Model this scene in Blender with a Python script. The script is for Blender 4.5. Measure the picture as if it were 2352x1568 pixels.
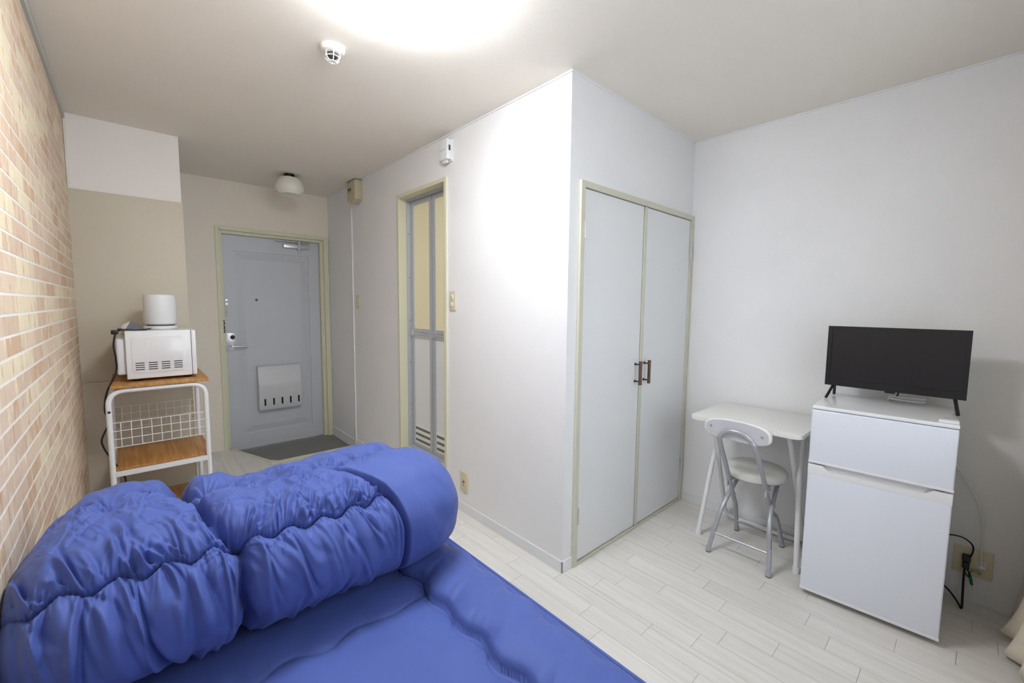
import bpy, bmesh, math, random
import numpy as np
from mathutils import Vector, Matrix

for o in list(bpy.data.objects):
    bpy.data.objects.remove(o, do_unlink=True)
scene = bpy.context.scene
COL = scene.collection
random.seed(7)

# ------------------------------------------------------------------ camera
F_PX, CX, CZ = 968.25, 0.225, 1.3304
YAW, PITCH, ROLL = 0.7381, 0.0843, 0.0100
cam_d = bpy.data.cameras.new('camera')
cam = bpy.data.objects.new('camera', cam_d)
COL.objects.link(cam)
cam_d.sensor_fit = 'HORIZONTAL'
cam_d.sensor_width = 36.0
cam_d.lens = F_PX / 2352.0 * 36.0
cam_d.clip_start = 0.01
fw = Vector((math.sin(YAW) * math.cos(PITCH), math.cos(YAW) * math.cos(PITCH), -math.sin(PITCH)))
rt = fw.cross(Vector((0, 0, 1))).normalized()
up = rt.cross(fw)
c_, s_ = math.cos(ROLL), math.sin(ROLL)
rt2, up2 = c_ * rt + s_ * up, -s_ * rt + c_ * up
m = Matrix((rt2, up2, -fw)).transposed().to_4x4()
m.translation = Vector((CX, 0, CZ))
cam.matrix_world = m
scene.camera = cam

# ------------------------------------------------------------------ world, exposure
w = bpy.data.worlds.new('world')
scene.world = w
w.use_nodes = True
bg = w.node_tree.nodes['Background']
bg.inputs[0].default_value = (0.92, 0.96, 1.0, 1)
bg.inputs[1].default_value = 2.0
scene.view_settings.view_transform = 'Standard'
scene.view_settings.look = 'None'
scene.view_settings.gamma = 1.0
scene.view_settings.use_curve_mapping = False
scene.view_settings.exposure = 1.0
LAMP_STRENGTH = 20.5
LAMP_COLOR = (0.90, 0.95, 1.0)

# ------------------------------------------------------------------ room numbers (metres)
YK, XK, XB, YD, YC, XR, H = 3.565, 0.5223, 1.7713, 4.504, 1.3113, 3.0195, 2.4
YW = -0.25            # window wall, behind the camera
ZE = -0.045           # sunken entry floor

# ------------------------------------------------------------------ materials
def lin(c):
    c = c / 255.0
    return c / 12.92 if c <= 0.04045 else ((c + 0.055) / 1.055) ** 2.4
def rgb(r, g, b):
    return (lin(r), lin(g), lin(b), 1)

def mat(name, col, rough=0.5, metal=0.0, bump=None, vary=None, coat=0.0, sheen=0.0, spec=0.5):
    """bump=(scale, strength, distance); vary=(scale, amount)"""
    M = bpy.data.materials.new(name)
    M.use_nodes = True
    nt = M.node_tree
    b = nt.nodes['Principled BSDF']
    b.inputs['Base Color'].default_value = col
    b.inputs['Roughness'].default_value = rough
    b.inputs['Metallic'].default_value = metal
    b.inputs['Specular IOR Level'].default_value = spec
    if coat: b.inputs['Coat Weight'].default_value = coat
    if sheen:
        b.inputs['Sheen Weight'].default_value = sheen
        b.inputs['Sheen Roughness'].default_value = 0.5
    if bump or vary:
        geo = nt.nodes.new('ShaderNodeNewGeometry')
    if bump:
        n = nt.nodes.new('ShaderNodeTexNoise')
        n.inputs['Scale'].default_value = bump[0]
        n.inputs['Detail'].default_value = 3
        nt.links.new(geo.outputs['Position'], n.inputs['Vector'])
        bp = nt.nodes.new('ShaderNodeBump')
        bp.inputs['Strength'].default_value = bump[1]
        bp.inputs['Distance'].default_value = bump[2]
        nt.links.new(n.outputs['Fac'], bp.inputs['Height'])
        nt.links.new(bp.outputs['Normal'], b.inputs['Normal'])
    if vary:
        n2 = nt.nodes.new('ShaderNodeTexNoise')
        n2.inputs['Scale'].default_value = vary[0]
        n2.inputs['Detail'].default_value = 4
        nt.links.new(geo.outputs['Position'], n2.inputs['Vector'])
        mp = nt.nodes.new('ShaderNodeMapRange')
        mp.inputs['From Min'].default_value = 0.3
        mp.inputs['From Max'].default_value = 0.7
        mp.inputs['To Min'].default_value = 1 - vary[1]
        mp.inputs['To Max'].default_value = 1 + vary[1]
        nt.links.new(n2.outputs['Fac'], mp.inputs['Value'])
        mx = nt.nodes.new('ShaderNodeVectorMath')
        mx.operation = 'SCALE'
        mx.inputs[0].default_value = col[:3]
        nt.links.new(mp.outputs['Result'], mx.inputs['Scale'])
        nt.links.new(mx.outputs['Vector'], b.inputs['Base Color'])
    return M

def wood_mat(name, c1, c2, rough=0.45, axis='Y', sc=1.0):
    M = bpy.data.materials.new(name)
    M.use_nodes = True
    nt = M.node_tree
    b = nt.nodes['Principled BSDF']
    b.inputs['Roughness'].default_value = rough
    geo = nt.nodes.new('ShaderNodeNewGeometry')
    mp = nt.nodes.new('ShaderNodeMapping')
    s = [60 * sc, 60 * sc, 60 * sc]
    s['XYZ'.index(axis)] = 3 * sc
    mp.inputs['Scale'].default_value = s
    nt.links.new(geo.outputs['Position'], mp.inputs['Vector'])
    n = nt.nodes.new('ShaderNodeTexNoise')
    n.inputs['Scale'].default_value = 1
    n.inputs['Detail'].default_value = 6
    n.inputs['Distortion'].default_value = 0.6
    nt.links.new(mp.outputs['Vector'], n.inputs['Vector'])
    r = nt.nodes.new('ShaderNodeValToRGB')
    r.color_ramp.elements[0].position = 0.35
    r.color_ramp.elements[0].color = c1
    r.color_ramp.elements[1].position = 0.65
    r.color_ramp.elements[1].color = c2
    nt.links.new(n.outputs['Fac'], r.inputs['Fac'])
    nt.links.new(r.outputs['Color'], b.inputs['Base Color'])
    return M

M = {}
M['paper'] = mat('wallpaper_white', rgb(244, 244, 245), 0.85, bump=(420, 0.35, 0.004), vary=(3, 0.015))
M['paper_cream'] = mat('wallpaper_cream', rgb(246, 236, 221), 0.85, bump=(420, 0.3, 0.003), vary=(3, 0.015))
M['ceiling'] = mat('ceiling_paper', rgb(246, 239, 228), 0.9, bump=(330, 0.35, 0.004), vary=(3, 0.01))
M['beige'] = mat('beige_panel', rgb(214, 205, 187), 0.55, vary=(2, 0.02))
M['kitchen_white'] = mat('kitchen_white', rgb(248, 242, 238), 0.7)
M['base'] = mat('baseboard_white', rgb(238, 239, 240), 0.5)
M['cream'] = mat('cream_paint', rgb(224, 221, 194), 0.45)
M['cream_dk'] = mat('cream_frame', rgb(214, 212, 194), 0.5)
M['mortar'] = mat('mortar_white', rgb(240, 236, 228), 0.8)
M['grey_trim'] = mat('grey_trim', rgb(196, 194, 184), 0.6)
M['joint'] = mat('floor_joint', rgb(150, 145, 138), 0.8)
M['entry'] = mat('entry_vinyl', rgb(128, 128, 125), 0.6, vary=(300, 0.12))
M['door_blue'] = mat('door_blue_grey', rgb(206, 209, 216), 0.4, vary=(4, 0.02))
M['door_box'] = mat('mailbox_grey', rgb(216, 218, 221), 0.4)
M['black'] = mat('black_plastic', rgb(18, 18, 20), 0.4)
M['slot'] = mat('dark_slot', rgb(20, 20, 22), 0.8)
M['alu'] = mat('aluminium', rgb(196, 199, 204), 0.42, metal=0.25)
M['chrome'] = mat('steel', rgb(210, 210, 210), 0.28, metal=0.6)
M['glaze'] = mat('yellow_glazing', rgb(253, 246, 208), 0.35)
M['bath_white'] = mat('bath_panel_white', rgb(240, 241, 243), 0.35)
M['vent'] = mat('vent_dark', rgb(120, 118, 104), 0.7)
M['closet'] = mat('closet_door', rgb(236, 237, 238), 0.8, bump=(420, 0.3, 0.003))
M['wood_brown'] = wood_mat('handle_wood', rgb(82, 60, 48), rgb(112, 86, 72), 0.45, 'Z', 2)
M['wood_cart'] = wood_mat('cart_wood', rgb(176, 122, 62), rgb(206, 152, 84), 0.4, 'Y', 1)
M['white_paint'] = mat('white_enamel', rgb(240, 240, 242), 0.3)
M['white_gloss'] = mat('white_gloss', rgb(240, 240, 242), 0.22, coat=0.3)
M['white_plastic'] = mat('white_plastic', rgb(236, 236, 238), 0.4)
M['off_plastic'] = mat('ivory_plastic', rgb(222, 212, 180), 0.4)
M['box_beige'] = mat('beige_box', rgb(200, 190, 162), 0.5)
M['fridge'] = mat('fridge_white', rgb(232, 236, 246), 0.3)
M['fridge_side'] = mat('fridge_side', rgb(232, 234, 236), 0.45)
M['silver'] = mat('silver_paint', rgb(182, 184, 190), 0.35, metal=0.35)
M['desk'] = mat('desk_white', rgb(232, 231, 226), 0.4)
M['vinyl'] = mat('seat_vinyl', rgb(238, 237, 231), 0.35)
M['pad_back'] = mat('backrest_grey', rgb(206, 206, 212), 0.45)
M['tv_body'] = mat('tv_black', rgb(24, 24, 26), 0.35)
M['tv_screen'] = mat('tv_screen', rgb(30, 28, 31), 0.32)
M['rubber'] = mat('dark_rubber', rgb(40, 40, 42), 0.7)
M['green'] = mat('green_plastic', rgb(0, 120, 90), 0.5)
M['curtain'] = mat('curtain_ivory', rgb(232, 222, 202), 0.9, bump=(600, 0.2, 0.002))
M['paper_doc'] = mat('booklet_paper', rgb(235, 233, 232), 0.7)
M['paper_grey'] = mat('booklet_grey', rgb(120, 122, 130), 0.7)
M['shade'] = mat('milk_glass', rgb(238, 236, 222), 0.25)
M['det'] = mat('detector_ivory', rgb(235, 232, 224), 0.5)
M['det_dark'] = mat('detector_dark', rgb(70, 66, 66), 0.7)
M['lcd'] = mat('lcd_olive', rgb(72, 62, 34), 0.3)
M['frame_base'] = mat('bed_base_white', rgb(225, 225, 225), 0.5)
M['glass'] = mat('window_glass', rgb(240, 245, 248), 0.02)
M['glass'].node_tree.nodes['Principled BSDF'].inputs['Transmission Weight'].default_value = 1.0

def cloth_mat(name, col):
    X = mat(name, col, 0.55, bump=(900, 0.12, 0.0015), vary=(6, 0.05), sheen=0.06, spec=0.22)
    return X
M['blue'] = cloth_mat('blue_cotton', rgb(80, 98, 168))
M['blue2'] = cloth_mat('blue_cotton_pad', rgb(81, 100, 170))

def lamp_mat():
    X = bpy.data.materials.new('lamp_diffuser')
    X.use_nodes = True
    b = X.node_tree.nodes['Principled BSDF']
    b.inputs['Base Color'].default_value = (0.9, 0.9, 0.9, 1)
    b.inputs['Emission Color'].default_value = (*LAMP_COLOR, 1)
    b.inputs['Emission Strength'].default_value = LAMP_STRENGTH
    return X
M['lamp'] = lamp_mat()

def plank_mat():
    X = bpy.data.materials.new('plank_vinyl')
    X.use_nodes = True
    nt = X.node_tree
    b = nt.nodes['Principled BSDF']
    b.inputs['Roughness'].default_value = 0.42
    geo = nt.nodes.new('ShaderNodeNewGeometry')
    oi = nt.nodes.new('ShaderNodeObjectInfo')
    mp = nt.nodes.new('ShaderNodeMapping')
    mp.inputs['Scale'].default_value = (55, 3.2, 1)
    cmb = nt.nodes.new('ShaderNodeCombineXYZ')
    mul = nt.nodes.new('ShaderNodeMath'); mul.operation = 'MULTIPLY'; mul.inputs[1].default_value = 37.0
    nt.links.new(oi.outputs['Random'], mul.inputs[0])
    nt.links.new(mul.outputs[0], cmb.inputs['Z'])
    add = nt.nodes.new('ShaderNodeVectorMath'); add.operation = 'ADD'
    nt.links.new(geo.outputs['Position'], mp.inputs['Vector'])
    nt.links.new(mp.outputs['Vector'], add.inputs[0])
    nt.links.new(cmb.outputs['Vector'], add.inputs[1])
    n = nt.nodes.new('ShaderNodeTexNoise')
    n.inputs['Scale'].default_value = 1.0
    n.inputs['Detail'].default_value = 5
    nt.links.new(add.outputs['Vector'], n.inputs['Vector'])
    r = nt.nodes.new('ShaderNodeValToRGB')
    r.color_ramp.elements[0].position = 0.3
    r.color_ramp.elements[0].color = rgb(224, 219, 212)
    r.color_ramp.elements[1].position = 0.68
    r.color_ramp.elements[1].color = rgb(235, 232, 227)
    nt.links.new(n.outputs['Fac'], r.inputs['Fac'])
    mr = nt.nodes.new('ShaderNodeMapRange')
    mr.inputs['To Min'].default_value = 0.965
    mr.inputs['To Max'].default_value = 1.02
    nt.links.new(oi.outputs['Random'], mr.inputs['Value'])
    sc = nt.nodes.new('ShaderNodeVectorMath'); sc.operation = 'SCALE'
    nt.links.new(r.outputs['Color'], sc.inputs[0])
    nt.links.new(mr.outputs['Result'], sc.inputs['Scale'])
    nt.links.new(sc.outputs['Vector'], b.inputs['Base Color'])
    return X
M['plank'] = plank_mat()

BR_H, BR_L, BR_Z0 = 0.0535, 0.212, 0.0105
def brick_mat():
    """streaky travertine-like brick face: every brick has its own tone and vertical grain"""
    X = bpy.data.materials.new('brick_tan')
    X.use_nodes = True
    nt = X.node_tree
    L = nt.links.new
    b = nt.nodes['Principled BSDF']
    b.inputs['Roughness'].default_value = 0.75
    geo = nt.nodes.new('ShaderNodeNewGeometry')
    sep = nt.nodes.new('ShaderNodeSeparateXYZ')
    L(geo.outputs['Position'], sep.inputs[0])
    def mth(op, a, bb):
        q = nt.nodes.new('ShaderNodeMath'); q.operation = op
        for i, v in enumerate((a, bb)):
            if v is None: continue
            if isinstance(v, (int, float)): q.inputs[i].default_value = v
            else: L(v, q.inputs[i])
        return q.outputs[0]
    oi = nt.nodes.new('ShaderNodeObjectInfo')
    rnd = mth('FRACT', mth('ADD', oi.outputs['Random'], geo.outputs['Random Per Island']), None)
    v2 = nt.nodes.new('ShaderNodeCombineXYZ')
    L(mth('MULTIPLY', sep.outputs['Y'], 34.0), v2.inputs[0])
    L(mth('MULTIPLY', sep.outputs['Z'], 9.0), v2.inputs[1])
    L(mth('MULTIPLY', rnd, 60.0), v2.inputs[2])
    n = nt.nodes.new('ShaderNodeTexNoise')
    n.inputs['Scale'].default_value = 1.0
    n.inputs['Detail'].default_value = 5.0
    n.inputs['Roughness'].default_value = 0.62
    L(v2.outputs[0], n.inputs['Vector'])
    tone = nt.nodes.new('ShaderNodeValToRGB')
    tone.color_ramp.interpolation = 'CONSTANT'
    e = tone.color_ramp.elements
    e[0].position, e[0].color = 0.0, rgb(226, 202, 178)
    e[1].position, e[1].color = 0.30, rgb(220, 194, 170)
    for p, c in ((0.52, (230, 208, 182)), (0.74, (237, 221, 190)), (0.90, (214, 182, 150))):
        q = e.new(p); q.color = rgb(*c)
    L(rnd, tone.inputs['Fac'])
    r = nt.nodes.new('ShaderNodeValToRGB')          # grain: brown veins, plain stone, cream veins
    e = r.color_ramp.elements
    e[0].position, e[0].color = 0.34, rgb(196, 152, 112)
    e[1].position, e[1].color = 0.44, rgb(216, 184, 152)
    for p, c in ((0.56, (236, 218, 184)), (0.64, (248, 236, 202))):
        q = e.new(p); q.color = rgb(*c)
    L(n.outputs['Fac'], r.inputs['Fac'])
    mix = nt.nodes.new('ShaderNodeMix'); mix.data_type = 'RGBA'; mix.blend_type = 'MIX'
    sm = nt.nodes.new('ShaderNodeMapRange')
    sm.interpolation_type = 'SMOOTHSTEP'
    sm.inputs['From Min'].default_value = 0.05; sm.inputs['From Max'].default_value = 0.15
    sm.inputs['To Min'].default_value = 0.0; sm.inputs['To Max'].default_value = 0.75
    L(mth('ABSOLUTE', mth('SUBTRACT', n.outputs['Fac'], 0.5), None), sm.inputs['Value'])
    L(sm.outputs['Result'], mix.inputs['Factor'])
    L(tone.outputs['Color'], mix.inputs[6]); L(r.outputs['Color'], mix.inputs[7])
    L(mix.outputs[2], b.inputs['Base Color'])
    return X
M['brick'] = brick_mat()

# ------------------------------------------------------------------ object helpers
ROOT = {}          # object -> world matrix of its top-level thing
def thing(name, label, cat, loc=(0, 0, 0), rz=0.0, group=None):
    o = bpy.data.objects.new(name, None)
    COL.objects.link(o)
    o.empty_display_size = 0.1
    o.location = loc
    o.rotation_euler = (0, 0, rz)
    o['label'] = label
    o['category'] = cat
    if group: o['group'] = group
    ROOT[o] = Matrix.Translation(Vector(loc)) @ Matrix.Rotation(rz, 4, 'Z')
    return o
def tag(o, label, cat, group=None):
    o['label'] = label; o['category'] = cat
    if group: o['group'] = group
    return o

class B:
    """collects shapes into one mesh"""
    def __init__(s): s.bm = bmesh.new()
    def box(s, x0, x1, y0, y1, z0, z1, bev=0.0, seg=2, rot=None):
        vs = [s.bm.verts.new((x, y, z)) for x in (x0, x1) for y in (y0, y1) for z in (z0, z1)]
        fs = [s.bm.faces.new([vs[i] for i in f]) for f in ((0, 1, 3, 2), (4, 6, 7, 5), (0, 4, 5, 1), (2, 3, 7, 6), (0, 2, 6, 4), (1, 5, 7, 3))]
        if rot is not None: bmesh.ops.transform(s.bm, matrix=rot, verts=vs)
        if bev > 0:
            es = list({e for f in fs for e in f.edges})
            bmesh.ops.bevel(s.bm, geom=es, offset=bev, segments=seg, affect='EDGES', profile=0.6)
        return s
    def ring(s, center, ax1, ax2, r, seg):
        return [s.bm.verts.new(center + (ax1 * math.cos(2 * math.pi * i / seg) + ax2 * math.sin(2 * math.pi * i / seg)) * r) for i in range(seg)]
    def tube(s, pts, r, seg=10, closed=False, caps=True, radii=None):
        P = [Vector(p) for p in pts]
        n = len(P)
        rings = []
        prev = None
        for i in range(n):
            if closed: t = (P[(i + 1) % n] - P[i - 1]).normalized()
            else: t = (P[min(i + 1, n - 1)] - P[max(i - 1, 0)]).normalized()
            if prev is None:
                a = t.orthogonal().normalized()
            else:
                a = (prev - t * prev.dot(t)).normalized()
            prev = a
            rings.append(s.ring(P[i], a, t.cross(a), radii[i] if radii else r, seg))
        for i in range(n if closed else n - 1):
            A, C = rings[i], rings[(i + 1) % n]
            for j in range(seg):
                s.bm.faces.new((A[j], A[(j + 1) % seg], C[(j + 1) % seg], C[j]))
        if caps and not closed:
            s.bm.faces.new(rings[0][::-1]); s.bm.faces.new(rings[-1])
        return s
    def cyl(s, p0, p1, r, seg=20, r1=None):
        return s.tube([p0, p1], r, seg, radii=[r, r if r1 is None else r1])
    def lathe(s, c, prof, seg=40, axis=(0, 0, 1), up=None):
        """prof: (radius, height) along axis from c"""
        a = Vector(axis).normalized(); u = a.orthogonal().normalized(); v = a.cross(u)
        c = Vector(c)
        rings = []
        for (r, h) in prof:
            if r < 1e-6: rings.append([s.bm.verts.new(c + a * h)])
            else: rings.append(s.ring(c + a * h, u, v, r, seg))
        for A, C in zip(rings[:-1], rings[1:]):
            for j in range(seg):
                k = (j + 1) % seg
                if len(A) == 1 and len(C) == 1: continue
                if len(A) == 1: s.bm.faces.new((A[0], C[k], C[j]))
                elif len(C) == 1: s.bm.faces.new((A[j], A[k], C[0]))
                else: s.bm.faces.new((A[j], A[k], C[k], C[j]))
        if len(rings[0]) > 1: s.bm.faces.new(rings[0][::-1])
        if len(rings[-1]) > 1: s.bm.faces.new(rings[-1])
        return s
    def prism(s, poly, fn0, fn1, bev=0.0, seg=2):
        """poly: list of (a,b); fn0/fn1 map (a,b) to 3D for both caps"""
        A = [s.bm.verts.new(fn0(a, b)) for a, b in poly]
        C = [s.bm.verts.new(fn1(a, b)) for a, b in poly]
        n = len(poly)
        fs = [s.bm.faces.new(A[::-1]), s.bm.faces.new(C)]
        caps = list({e for f in fs for e in f.edges})
        for i in range(n): s.bm.faces.new((A[i], A[(i + 1) % n], C[(i + 1) % n], C[i]))
        if bev: bmesh.ops.bevel(s.bm, geom=caps, offset=bev, segments=seg, affect='EDGES', profile=0.6)
        return s

def link(name, me, material, parent=None):
    if material: me.materials.append(material) if not me.materials else None
    o = bpy.data.objects.new(name, me)
    COL.objects.link(o)
    if parent:
        o.parent = parent
    return o

def obj(name, b, material, parent=None, world=True, smooth=35, kind=None, label=None):
    """link the collected shapes as ONE mesh object; vertices are given in world space unless world=False"""
    bm = b.bm if isinstance(b, B) else b
    bmesh.ops.recalc_face_normals(bm, faces=bm.faces)
    if parent is not None:
        R = ROOT.get(parent, Matrix())
        if world and R != Matrix(): bmesh.ops.transform(bm, matrix=R.inverted(), verts=bm.verts)
    me = bpy.data.meshes.new(name)
    bm.to_mesh(me); bm.free()
    if smooth:
        for p in me.polygons: p.use_smooth = True
        me.set_sharp_from_angle(angle=math.radians(smooth))
    o = link(name, me, material, parent)
    if parent is not None: ROOT[o] = ROOT.get(parent, Matrix())
    if kind: o['kind'] = kind
    if label: o['label'] = label
    return o

def struct(name, b, material, label, cat, smooth=35, parent=None):
    o = obj(name, b, material, parent, smooth=smooth)
    if parent is None:
        o['kind'] = 'structure'; o['label'] = label; o['category'] = cat
    return o

def rrect(x0, x1, y0, y1, r, n=6):
    pts = []
    for cx, cy, a0 in ((x1 - r, y1 - r, 0), (x0 + r, y1 - r, 90), (x0 + r, y0 + r, 180), (x1 - r, y0 + r, 270)):
        for i in range(n + 1):
            a = math.radians(a0 + 90 * i / n)
            pts.append((cx + r * math.cos(a), cy + r * math.sin(a)))
    return pts

def smooth_path(pts, n=8, closed=False):
    """Catmull-Rom through points"""
    P = [Vector(p) for p in pts]
    out = []
    N = len(P)
    rng = range(N if closed else N - 1)
    for i in rng:
        if closed: p0, p1, p2, p3 = P[i - 1], P[i], P[(i + 1) % N], P[(i + 2) % N]
        else: p0, p1, p2, p3 = P[max(i - 1, 0)], P[i], P[i + 1], P[min(i + 2, N - 1)]
        for k in range(n):
            t = k / n
            out.append(0.5 * ((2 * p1) + (p2 - p0) * t + (2 * p0 - 5 * p1 + 4 * p2 - p3) * t * t + (3 * p1 - p0 - 3 * p2 + p3) * t ** 3))
    if not closed: out.append(P[-1])
    return out
def fillet(pts, r, n=6):
    """polyline with rounded corners"""
    P = [Vector(p) for p in pts]
    out = [P[0]]
    for i in range(1, len(P) - 1):
        a, b_, c = P[i - 1], P[i], P[i + 1]
        d1, d2 = (a - b_), (c - b_)
        rr = min(r, d1.length * 0.49, d2.length * 0.49)
        s, e = b_ + d1.normalized() * rr, b_ + d2.normalized() * rr
        for k in range(n + 1):
            t = k / n
            out.append((1 - t) ** 2 * s + 2 * t * (1 - t) * b_ + t * t * e)
    out.append(P[-1])
    return out

# ================================================================== STRUCTURE
T = 0.12
# ---- floor with separate planks
fl = B().box(-T, XR + T, YW - T, YD + 0.2, ZE - 0.10, ZE - 0.02)
fl.box(0, 0.86, YW, YD, ZE - 0.02, -0.0022)
fl.box(0.86, XB, YW, 3.89, ZE - 0.02, -0.0022)
fl.box(XB, XR, YW, YC, ZE - 0.02, -0.0022)
fl.prism([(0.86, 3.89), (1.08, 3.89), (0.862, 4.50), (0.86, 4.50)], lambda a, b: (a, b, ZE - 0.02), lambda a, b: (a, b, -0.0022))
floor = struct('floor', fl, M['joint'], 'pale grey-white wood-look plank floor of the room', 'floor', smooth=0)
PW, PL, SX = 0.09545, 0.4765, 1.703
OFFS = {-1: 0.592, 0: 0.830, 1: 0.668, 2: 0.603, 3: 0.439, 4: 0.200, 5: 0.312, 6: 0.399, 7: 0.128, 8: -0.037, 9: 0.207, 10: 0.33, 11: -0.077, 12: 0.16, 13: 0.05, -2: 0.954}
def yend(x):
    if x > XB - 0.0002: return YC
    if x <= 0.860: return YD if x > XK else YK
    if x <= 1.076: return 4.475 + (x - 0.860) / (1.076 - 0.860) * (3.892 - 4.475)
    return 3.892
g = 0.0006
for k in range(-18, 14):
    xa, xb = SX + (k) * PW, SX + (k + 1) * PW
    x0, x1 = max(xa, 0.0), min(xb, XR)
    if x1 - x0 < 0.004: continue
    segs = [(x0, x1)]
    for cut in (XB, XK, 0.860, 1.076):
        ns = []
        for (a, b_) in segs:
            if a + 0.003 < cut < b_ - 0.003 and cut in (XB, XK): ns += [(a, cut), (cut, b_)]
            else: ns.append((a, b_))
        segs = ns
    off = OFFS.get(k, random.random() * PL)
    for (a, b_) in segs:
        e0, e1 = yend(a + 0.0005), yend(b_ - 0.0005)
        y = off - math.ceil((off - YW) / PL) * PL
        while y < max(e0, e1):
            ya, yb = max(y, YW), y + PL
            q0, q1 = min(yb, e0), min(yb, e1)
            if min(q0, q1) - ya > 0.012 or max(q0, q1) - ya > 0.03:
                q0, q1 = max(q0, ya + 0.004), max(q1, ya + 0.004)
                bm = bmesh.new()
                lo = [bm.verts.new(p) for p in ((a + g, ya + g, -0.0022), (b_ - g, ya + g, -0.0022), (b_ - g, q1 - g, -0.0022), (a + g, q0 - g, -0.0022))]
                hi = [bm.verts.new((v.co.x, v.co.y, 0.0)) for v in lo]
                bm.faces.new(hi)
                for i in range(4): bm.faces.new((lo[i], lo[(i + 1) % 4], hi[(i + 1) % 4], hi[i]))
                obj('plank', bm, M['plank'], floor, smooth=0)
            y += PL
# ---- sunken entry floor and its edging
en = B().prism([(0.875, YD + 0.10), (0.875, 4.45), (1.085, 3.885), (XB, 3.87), (XB, YD + 0.10)], lambda a, b: (a, b, ZE - 0.03), lambda a, b: (a, b, ZE))
struct('floor_entry', en, M['entry'], 'dark grey vinyl floor of the sunken entry by the door', 'floor', smooth=0)
tr = B()
tr.prism([(0.846, 4.50), (1.062, 3.886), (1.078, 3.906), (0.872, 4.50)], lambda a, b: (a, b, ZE), lambda a, b: (a, b, 0.003))
tr.prism([(1.055, 3.895), (1.055, 3.875), (XB, 3.862), (XB, 3.888), (1.075, 3.906)], lambda a, b: (a, b, ZE), lambda a, b: (a, b, 0.003))
struct('trim_1', tr, M['cream'], 'cream edging strip around the sunken entry floor', 'trim', smooth=0)

# ---- ceiling
struct('ceiling', B().box(-T, XR + T, YW - T, YD + 0.2, H, H + T), M['ceiling'], 'off-white textured paper ceiling', 'ceiling', smooth=0)

# ---- left wall with separate bricks
WL = struct('wall_left', B().box(-T, 0, YW - T, YD + 0.2, ZE, H), M['mortar'], 'left wall faced with streaky tan bricks and white joints', 'wall', smooth=0)
MORT_H, MORT_V, PROUD = 0.0068, 0.0036, 0.0006
unit = B()
by, bz = BR_L - MORT_V, BR_H - MORT_H
vs0 = [(0, 0), (by, 0), (by, bz), (0, bz)]
ins = 0.0004
bmv = unit.bm
A = [bmv.verts.new((0, y, z)) for y, z in vs0]
C = [bmv.verts.new((PROUD, y + (ins if y == 0 else -ins), z + (ins if z == 0 else -ins))) for y, z in vs0]
bmv.faces.new(C)
for i in range(4): bmv.faces.new((A[i], A[(i + 1) % 4], C[(i + 1) % 4], C[i]))
bmesh.ops.recalc_face_normals(bmv, faces=bmv.faces)
brick_me = bpy.data.meshes.new('brick')
bmv.to_mesh(brick_me); bmv.free()
brick_me.materials.append(M['brick'])
TOPZ = 2.362
spots = []
brng = random.Random(11)
row = 0
while True:
    z0 = BR_Z0 + row * BR_H
    if z0 + 0.02 > TOPZ: break
    zs = 1.0 if z0 + BR_H <= TOPZ else (TOPZ - z0) / BR_H
    y = YW - brng.random() * 0.2
    while y < YK:
        ln_ = brng.choice((0.212, 0.212, 0.200, 0.188, 0.104))
        ya, yb = max(y, YW), min(y + ln_, YK)
        if yb - ya > 0.012:
            spots.append((ya, z0, (yb - ya - MORT_V) / by, zs))
        y += ln_
    row += 1
def shown(sp):                     # how large a brick shows from the camera spot
    yc, zc = sp[0] + 0.1, sp[1] + 0.025
    if yc < 1.42: return 0
    if zc < 0.42 and yc < 1.8: return 0
    d2 = CX ** 2 + yc ** 2 + (zc - CZ) ** 2
    v = Vector((-CX, yc, zc - CZ))
    dep = v.dot(fw)
    if dep <= 0 or abs(v.dot(up2) / dep) > 0.82: return 0
    return sp[2] / d2 / math.sqrt(d2)
spots.sort(key=shown, reverse=True)
for (ya, z0, sy, sz) in spots[:300]:
    o = bpy.data.objects.new('brick', brick_me)
    COL.objects.link(o)
    o.parent = WL
    o.location = (0, ya + MORT_V / 2, z0 + MORT_H / 2)
    o.scale = (1, sy, sz)
rest = bmesh.new()
for (ya, z0, sy, sz) in spots[300:]:
    ya += MORT_V / 2; z0 += MORT_H / 2
    q = [(0, 0), (by * sy, 0), (by * sy, bz * sz), (0, bz * sz)]
    A = [rest.verts.new((0, ya + y, z0 + z)) for y, z in q]
    C = [rest.verts.new((PROUD, ya + y + (ins if y == 0 else -ins), z0 + z + (ins if z == 0 else -ins))) for y, z in q]
    rest.faces.new(C)
    for i in range(4): rest.faces.new((A[i], A[(i + 1) % 4], C[(i + 1) % 4], C[i]))
obj('brickwork', rest, M['brick'], WL, smooth=0, kind='stuff', label='the remaining streaky tan bricks of the wall')
struct('trim_2', B().box(0, 0.012, YW, YK, 2.366, 2.398, 0.002), M['grey_trim'], 'grey strip between the bricks and the ceiling', 'trim', smooth=0)
struct('trim_3', B().box(0.0022, 0.012, YK - 0.008, YK, 0, 2.366), M['mortar'], 'thin white bead where the bricks meet the beige panel', 'trim', smooth=0)

# ---- kitchen-side block: white top, beige panel below
KB = struct('wall_kitchen', B().box(0, XK - 0.003, YK, YD, 0, H), M['kitchen_white'], 'short white wall end above the beige panel, beside the bricks', 'wall', smooth=0)
struct('panel', B().box(0, XK + 0.002, YK - 0.010, YK, 0.847, 1.981, 0.001), M['beige'], '', '', parent=KB)
struct('panel', B().box(0, XK + 0.002, YK - 0.010, YK, 0.0, 0.8445, 0.001), M['beige'], '', '', parent=KB)

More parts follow.
